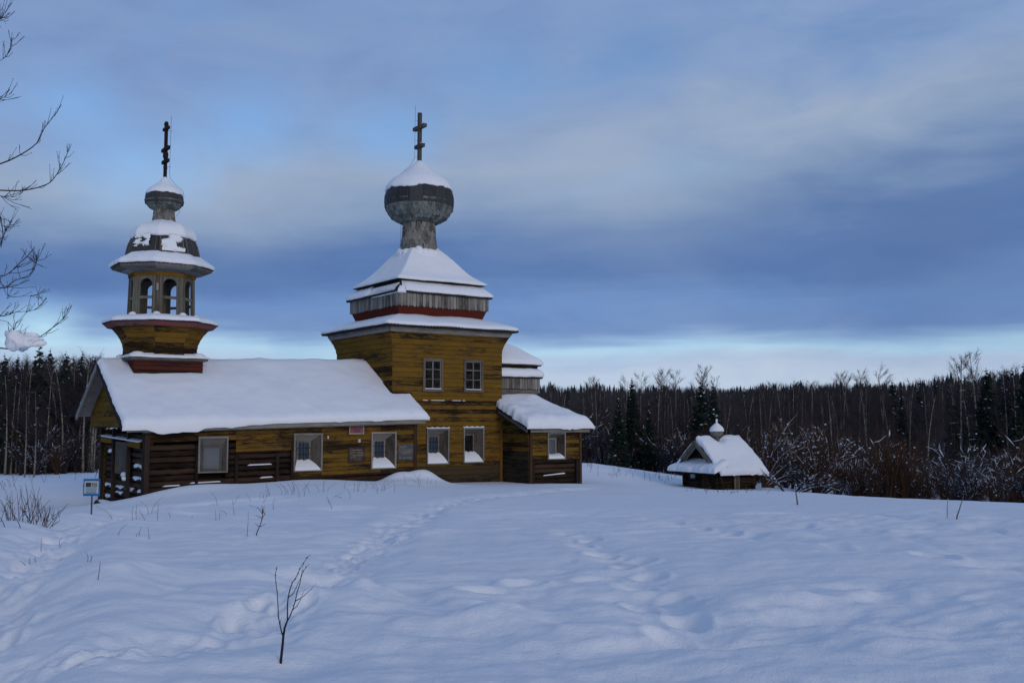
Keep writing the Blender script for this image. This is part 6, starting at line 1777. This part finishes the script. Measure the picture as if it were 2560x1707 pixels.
# sapling in the foreground
gx, gy, gzz = ghit(699, 1663)
sap = tag(empty('sapling', (gx, gy, gzz)), 'dark forked leafless sapling standing alone in the foreground snow', 'sapling')
def sl(px, py, dd=0.0): p = at(px, py, gy + dd); return Vector((p[0] - gx, p[1] - gy, p[2] - gzz))
Zs = 896 / 200.0
def zz_(x, y, dd=0): return sl(640 + x / Zs, 1350 + y / Zs, dd)
stem = MB(); pts = [zz_(262, 1440), zz_(280, 1330), zz_(300, 1150), zz_(305, 1080), zz_(322, 975), zz_(345, 915)]
pts[0] = pts[0] + Vector((0, 0, -.15)); stem.tube(pts, [.0105, .0095, .0085, .008, .007, .006], 8); stem.build('stem', 'sapling_bark', sap, True)
lines = [([(305, 1080), (285, 1020), (268, 945), (250, 850), (247, 740), (236, 570), (222, 470), (216, 390), (228, 320), (240, 290)], -.14, .0065),
         ([(345, 915), (352, 880), (352, 720), (362, 630), (380, 550), (405, 475), (440, 430), (470, 370), (490, 320), (530, 260), (570, 195), (612, 160)], .05, .0068),
         ([(345, 915), (380, 850), (412, 770), (440, 680), (460, 580), (490, 490), (508, 400), (530, 345), (560, 300), (595, 270)], .16, .0062),
         ([(370, 632), (415, 595), (450, 530), (475, 470), (500, 425), (515, 350), (530, 280)], .02, .0042), ([(442, 677), (500, 650), (560, 600), (620, 545), (678, 485)], .26, .004),
         ([(412, 778), (460, 735), (500, 660), (520, 605), (545, 550)], .10, .0038), ([(270, 950), (276, 890), (295, 855)], -.10, .003), ([(290, 1048), (256, 1040)], -.06, .0032), ([(416, 735), (410, 712)], .1, .003), ([(355, 690), (347, 675)], .04, .003)]
for ln, dd, r in lines:
    b3 = MB(); n = len(ln); pts = [zz_(a, b_, dd * i / (n - 1) if n > 1 else 0) for i, (a, b_) in enumerate(ln)]
    r *= .72; b3.tube(pts, [r * (1 - .72 * i / (n - 1)) for i in range(n)], 6)
    for i in range(1, n - 1): b3.blob(tuple(pts[i]), r * .9, r * .9, r * 1.5, 5, 4, .1)
    b3.build('branch', 'sapling_bark', sap, True)


# dry stalks: (base px, base py, tip px, tip py, bend px)
def stalk(px, py, qx, qy, bend, name, label, group, r=.005, mat='stalk', twigs=0):
    gx, gy, gzz = ghit(px, py); rs = random.Random(int(px * 7 + py))
    o = empty(name, (gx, gy, gzz)); tag(o, label, 'stalk' if name != 'wooden_stake' else 'stake', group)
    def L(a, b_): p = at(a, b_, gy); return Vector((p[0] - gx, p[1] - gy, p[2] - gzz))
    a, b_ = L(px, py), L(qx, qy); dy = rs.uniform(-.15, .15)
    pts = []
    for i in range(8):
        t_ = i / 7; p = a.lerp(b_, t_) + Vector((bend * gy / 2489 * math.sin(math.pi * t_ * .9), dy * t_ * t_, 0)); pts.append(p)
    pts[0] = pts[0] + Vector((0, 0, -.12)); m_ = MB(); m_.tube(pts, [r * (1 - .55 * i / 7) for i in range(8)], 5)
    m_.build('stem', mat, o)
    if twigs:
        m_ = MB()
        for k in range(twigs):
            i = rs.randrange(2, 7); e = pts[i] + Vector((rs.uniform(-.5, .5), rs.uniform(-.4, .4), rs.uniform(.2, .9))).normalized() * (b_ - a).length * rs.uniform(.12, .35); m_.tube([pts[i], e], [r * .6, r * .3], 4, cap=False)
        m_.build('side_twigs', mat, o)
    return o


F_ = .3827
Q = lambda x, y: (x * F_, 1150 + y * F_)
FS = [((735, 395), (625, 300), 22), ((870, 393), (864, 300), -6), ((891, 385), (880, 288), -1), ((950, 392), (902, 322), 0), ((966, 355), (915, 270), 16), ((988, 348), (1060, 240), -12), ((1028, 393), (1020, 285), 2), ((1418, 297), (1360, 207), 14), ((1531, 355), (1512, 256), 0),
      ((1525, 290), (1562, 226), 0), ((1638, 270), (1600, 216), 4), ((1730, 362), (1625, 290), 26), ((1790, 325), (1815, 242), -12), ((1410, 396), (1405, 320), 2), ((1432, 388), (1444, 336), 0), ((1484, 356), (1436, 320), 6), ((772, 492), (850, 412), -14), ((908, 494), (915, 433), 0), ((890, 497), (895, 474), 0), ((975, 522), (970, 430), 0),
      ((268, 615), (250, 512), 4), ((397, 568), (440, 494), -18), ((572, 664), (550, 600), 8), ((588, 664), (630, 612), -3), ((638, 783), (655, 658), 2), ((168, 690), (155, 648), 0), ((200, 682), (172, 634), 0), ((232, 668), (252, 626), -4), ((1612, 498), (1630, 328), 1), ((390, 383), (362, 318), 2), ((1718, 280), (1740, 230), 3), ((2170, 322), (2130, 240), 5), ((1112, 372), (1110, 336), 0), ((1253, 378), (1252, 364), 0)]
for a, b_, bd in FS:
    stalk(*Q(*a), *Q(*b_), bd * F_ * 1.4, 'dry_stalk', 'thin dry weed stalk poking through the snow before the church', 'dry stalks in the snow before the church', .0042 if a[1] > 450 else .0048)
o = stalk(637, 1339, 658, 1261, 8, 'dry_stalk', 'branching dry stalk beside a tall straight one, below the nave', None, .009, 'stalk', 10)
N4 = lambda x, y: (560 + x * .2296, 1160 + y * .2296)
NS = [((488, 345), (462, 200), -4), ((400, 372), (392, 300), -6), ((430, 370), (400, 300), 8), ((462, 355), (430, 290), 6), ((500, 345), (445, 220), 6), ((628, 335), (540, 222), 26), ((672, 332), (590, 212), 20), ((700, 325), (640, 230), 8), ((745, 330), (680, 195), 8), ((755, 330), (725, 190), 14), ((740, 300), (740, 185), 12), ((770, 300), (760, 230), 3), ((820, 360), (755, 180), 14), ((870, 348), (950, 172), -14), ((935, 315), (870, 215), 6), ((850, 300), (910, 215), -4),
      ((1035, 300), (992, 215), 2), ((1080, 300), (1065, 150), 10), ((1085, 298), (1095, 180), -4), ((1128, 300), (1240, 210), -26), ((1305, 268), (1340, 160), -4), ((1410, 310), (1405, 178), 10), ((1370, 375), (1282, 236), 26), ((1455, 298), (1462, 172), -4), ((1465, 298), (1500, 160), -6), ((1520, 305), (1545, 250), 0), ((1560, 255), (1535, 165), 0), ((1620, 265), (1645, 160), -4), ((1675, 320), (1590, 205), 14), ((1670, 290), (1630, 200), 12), ((1710, 292), (1765, 175), -8), ((1722, 292), (1735, 220), 10), ((1745, 290), (1850, 185), -28), ((1750, 280), (1830, 240), -10), ((1850, 300), (1835, 165), 12),
      ((1978, 226), (1940, 95), 6), ((2130, 240), (2050, 80), 10), ((2140, 220), (2110, 120), 8), ((2120, 215), (2150, 95), -12), ((2100, 210), (1940, 140), 30), ((2212, 212), (2210, 145), 3), ((2245, 215), (2255, 160), 3), ((2310, 228), (2305, 165), 0), ((1200, 360), (1300, 318), -14), ((1290, 368), (1210, 345), 6), ((1150, 436), (1110, 348), 2)]
for a, b_, bd in NS:
    stalk(*N4(*a), *N4(*b_), bd * .2296 * 1.4, 'dry_stalk', 'fine reddish stalk in the fringe along the nave wall', 'dry stalk fringe along the nave wall', .0052)
for k in range(16):
    px = 1250 + random.gauss(0, 22); stalk(px, 1203 + random.uniform(-2, 2), px + random.gauss(0, 16), 1155 + random.uniform(-5, 25), random.uniform(-6, 6), 'dry_stalk', 'pale dry stalk at the corner of tower and annex', 'dry stalks at the annex corner', .006)
for k in range(40):
    px = random.uniform(1465, 1690); py = np.interp(px, [1465, 1600, 1690], [1172, 1186, 1200]) + random.uniform(-14, 16); h = random.uniform(8, 26)
    stalk(px, py, px + random.gauss(0, 7), py - h, random.uniform(-4, 4), 'dry_stalk', 'short dry stalk in the snow between church and chapel', 'dry stalks between church and chapel', .009, twigs=2)
for k in range(26):
    px = random.uniform(1700, 2000); py = np.interp(px, [1700, 1800, 1900, 2000], [1220, 1228, 1224, 1232]) + random.uniform(-3, 8); h = random.uniform(6, 20)
    stalk(px, py, px + random.gauss(4, 8), py - h, random.uniform(-4, 4), 'dry_stalk', 'short dry stalk at the foot of the chapel bank', 'dry stalks around the chapel', .008, twigs=1)
for k in range(22):
    px = random.uniform(0, 245); py = np.interp(px, [0, 245], [1200, 1190]) + random.uniform(0, 50); h = random.uniform(10, 34)
    stalk(px, py, px + random.gauss(0, 9), py - h, random.uniform(-5, 5), 'dry_stalk', 'dry stalk on the snow slope left of the sign', 'dry stalks on the left snow slope', .008, twigs=2)
stalk(1994, 1262, 1991, 1220, 0, 'wooden_stake', 'upright wooden stake in the open snow right of the chapel', None, .026, 'stake_wood')
stalk(2369, 1294, 2364, 1245, 1, 'wooden_stake', 'pale upright snow-crusted stake near the right border', None, .016, 'pale_paint')
stalk(2390, 1298, 2411, 1240, 0, 'wooden_stake', 'dark slanting stick leaning right near the right border', None, .015, 'stake_wood')

# red-brown shrub at the lower left
gx, gy, gzz = ghit(60, 1303)
rb = tag(empty('red_stemmed_shrub', (gx, gy, gzz)), 'leafless reddish shrub of upright stems at the left border', 'shrub')
m_ = MB(); rs = random.Random(9); sc_ = gy / 2489
for k in range(30):
    bx = rs.gauss(0, 26) * sc_; by = rs.gauss(0, .25); lean = rs.gauss(0, 20) * sc_ + bx * .25; h = rs.uniform(35, 95) * sc_ * (1 if abs(bx) < 30 * sc_ else .7)
    pts = [Vector((bx + lean * t_ + .3 * lean * t_ * t_, by + .2 * by * t_, -.15 + (h + .15) * t_)) for t_ in (0, .33, .66, 1)]
    m_.tube(pts, [.0062, .0055, .0045, .0025], 4, cap=False)
    for q in range(2):
        i = rs.randrange(1, 3); m_.tube([pts[i], pts[i] + Vector((rs.uniform(-.12, .12), rs.uniform(-.1, .1), rs.uniform(.08, .3)))], [.005, .002], 4, cap=False)
m_.build('stems', 'stalk', rb)
for k, (a, b_, c_, d_) in enumerate(((12, 1318, -6, 1290), (20, 1248, 4, 1212), (52, 1320, 28, 1280), (104, 1313, 118, 1262), (112, 1308, 120, 1268), (128, 1314, 145, 1300))):
    stalk(a, b_, c_, d_, 3, 'dry_stalk', 'dry stalk beside the reddish shrub at the left border', 'dry stalks beside the red shrub', .008)
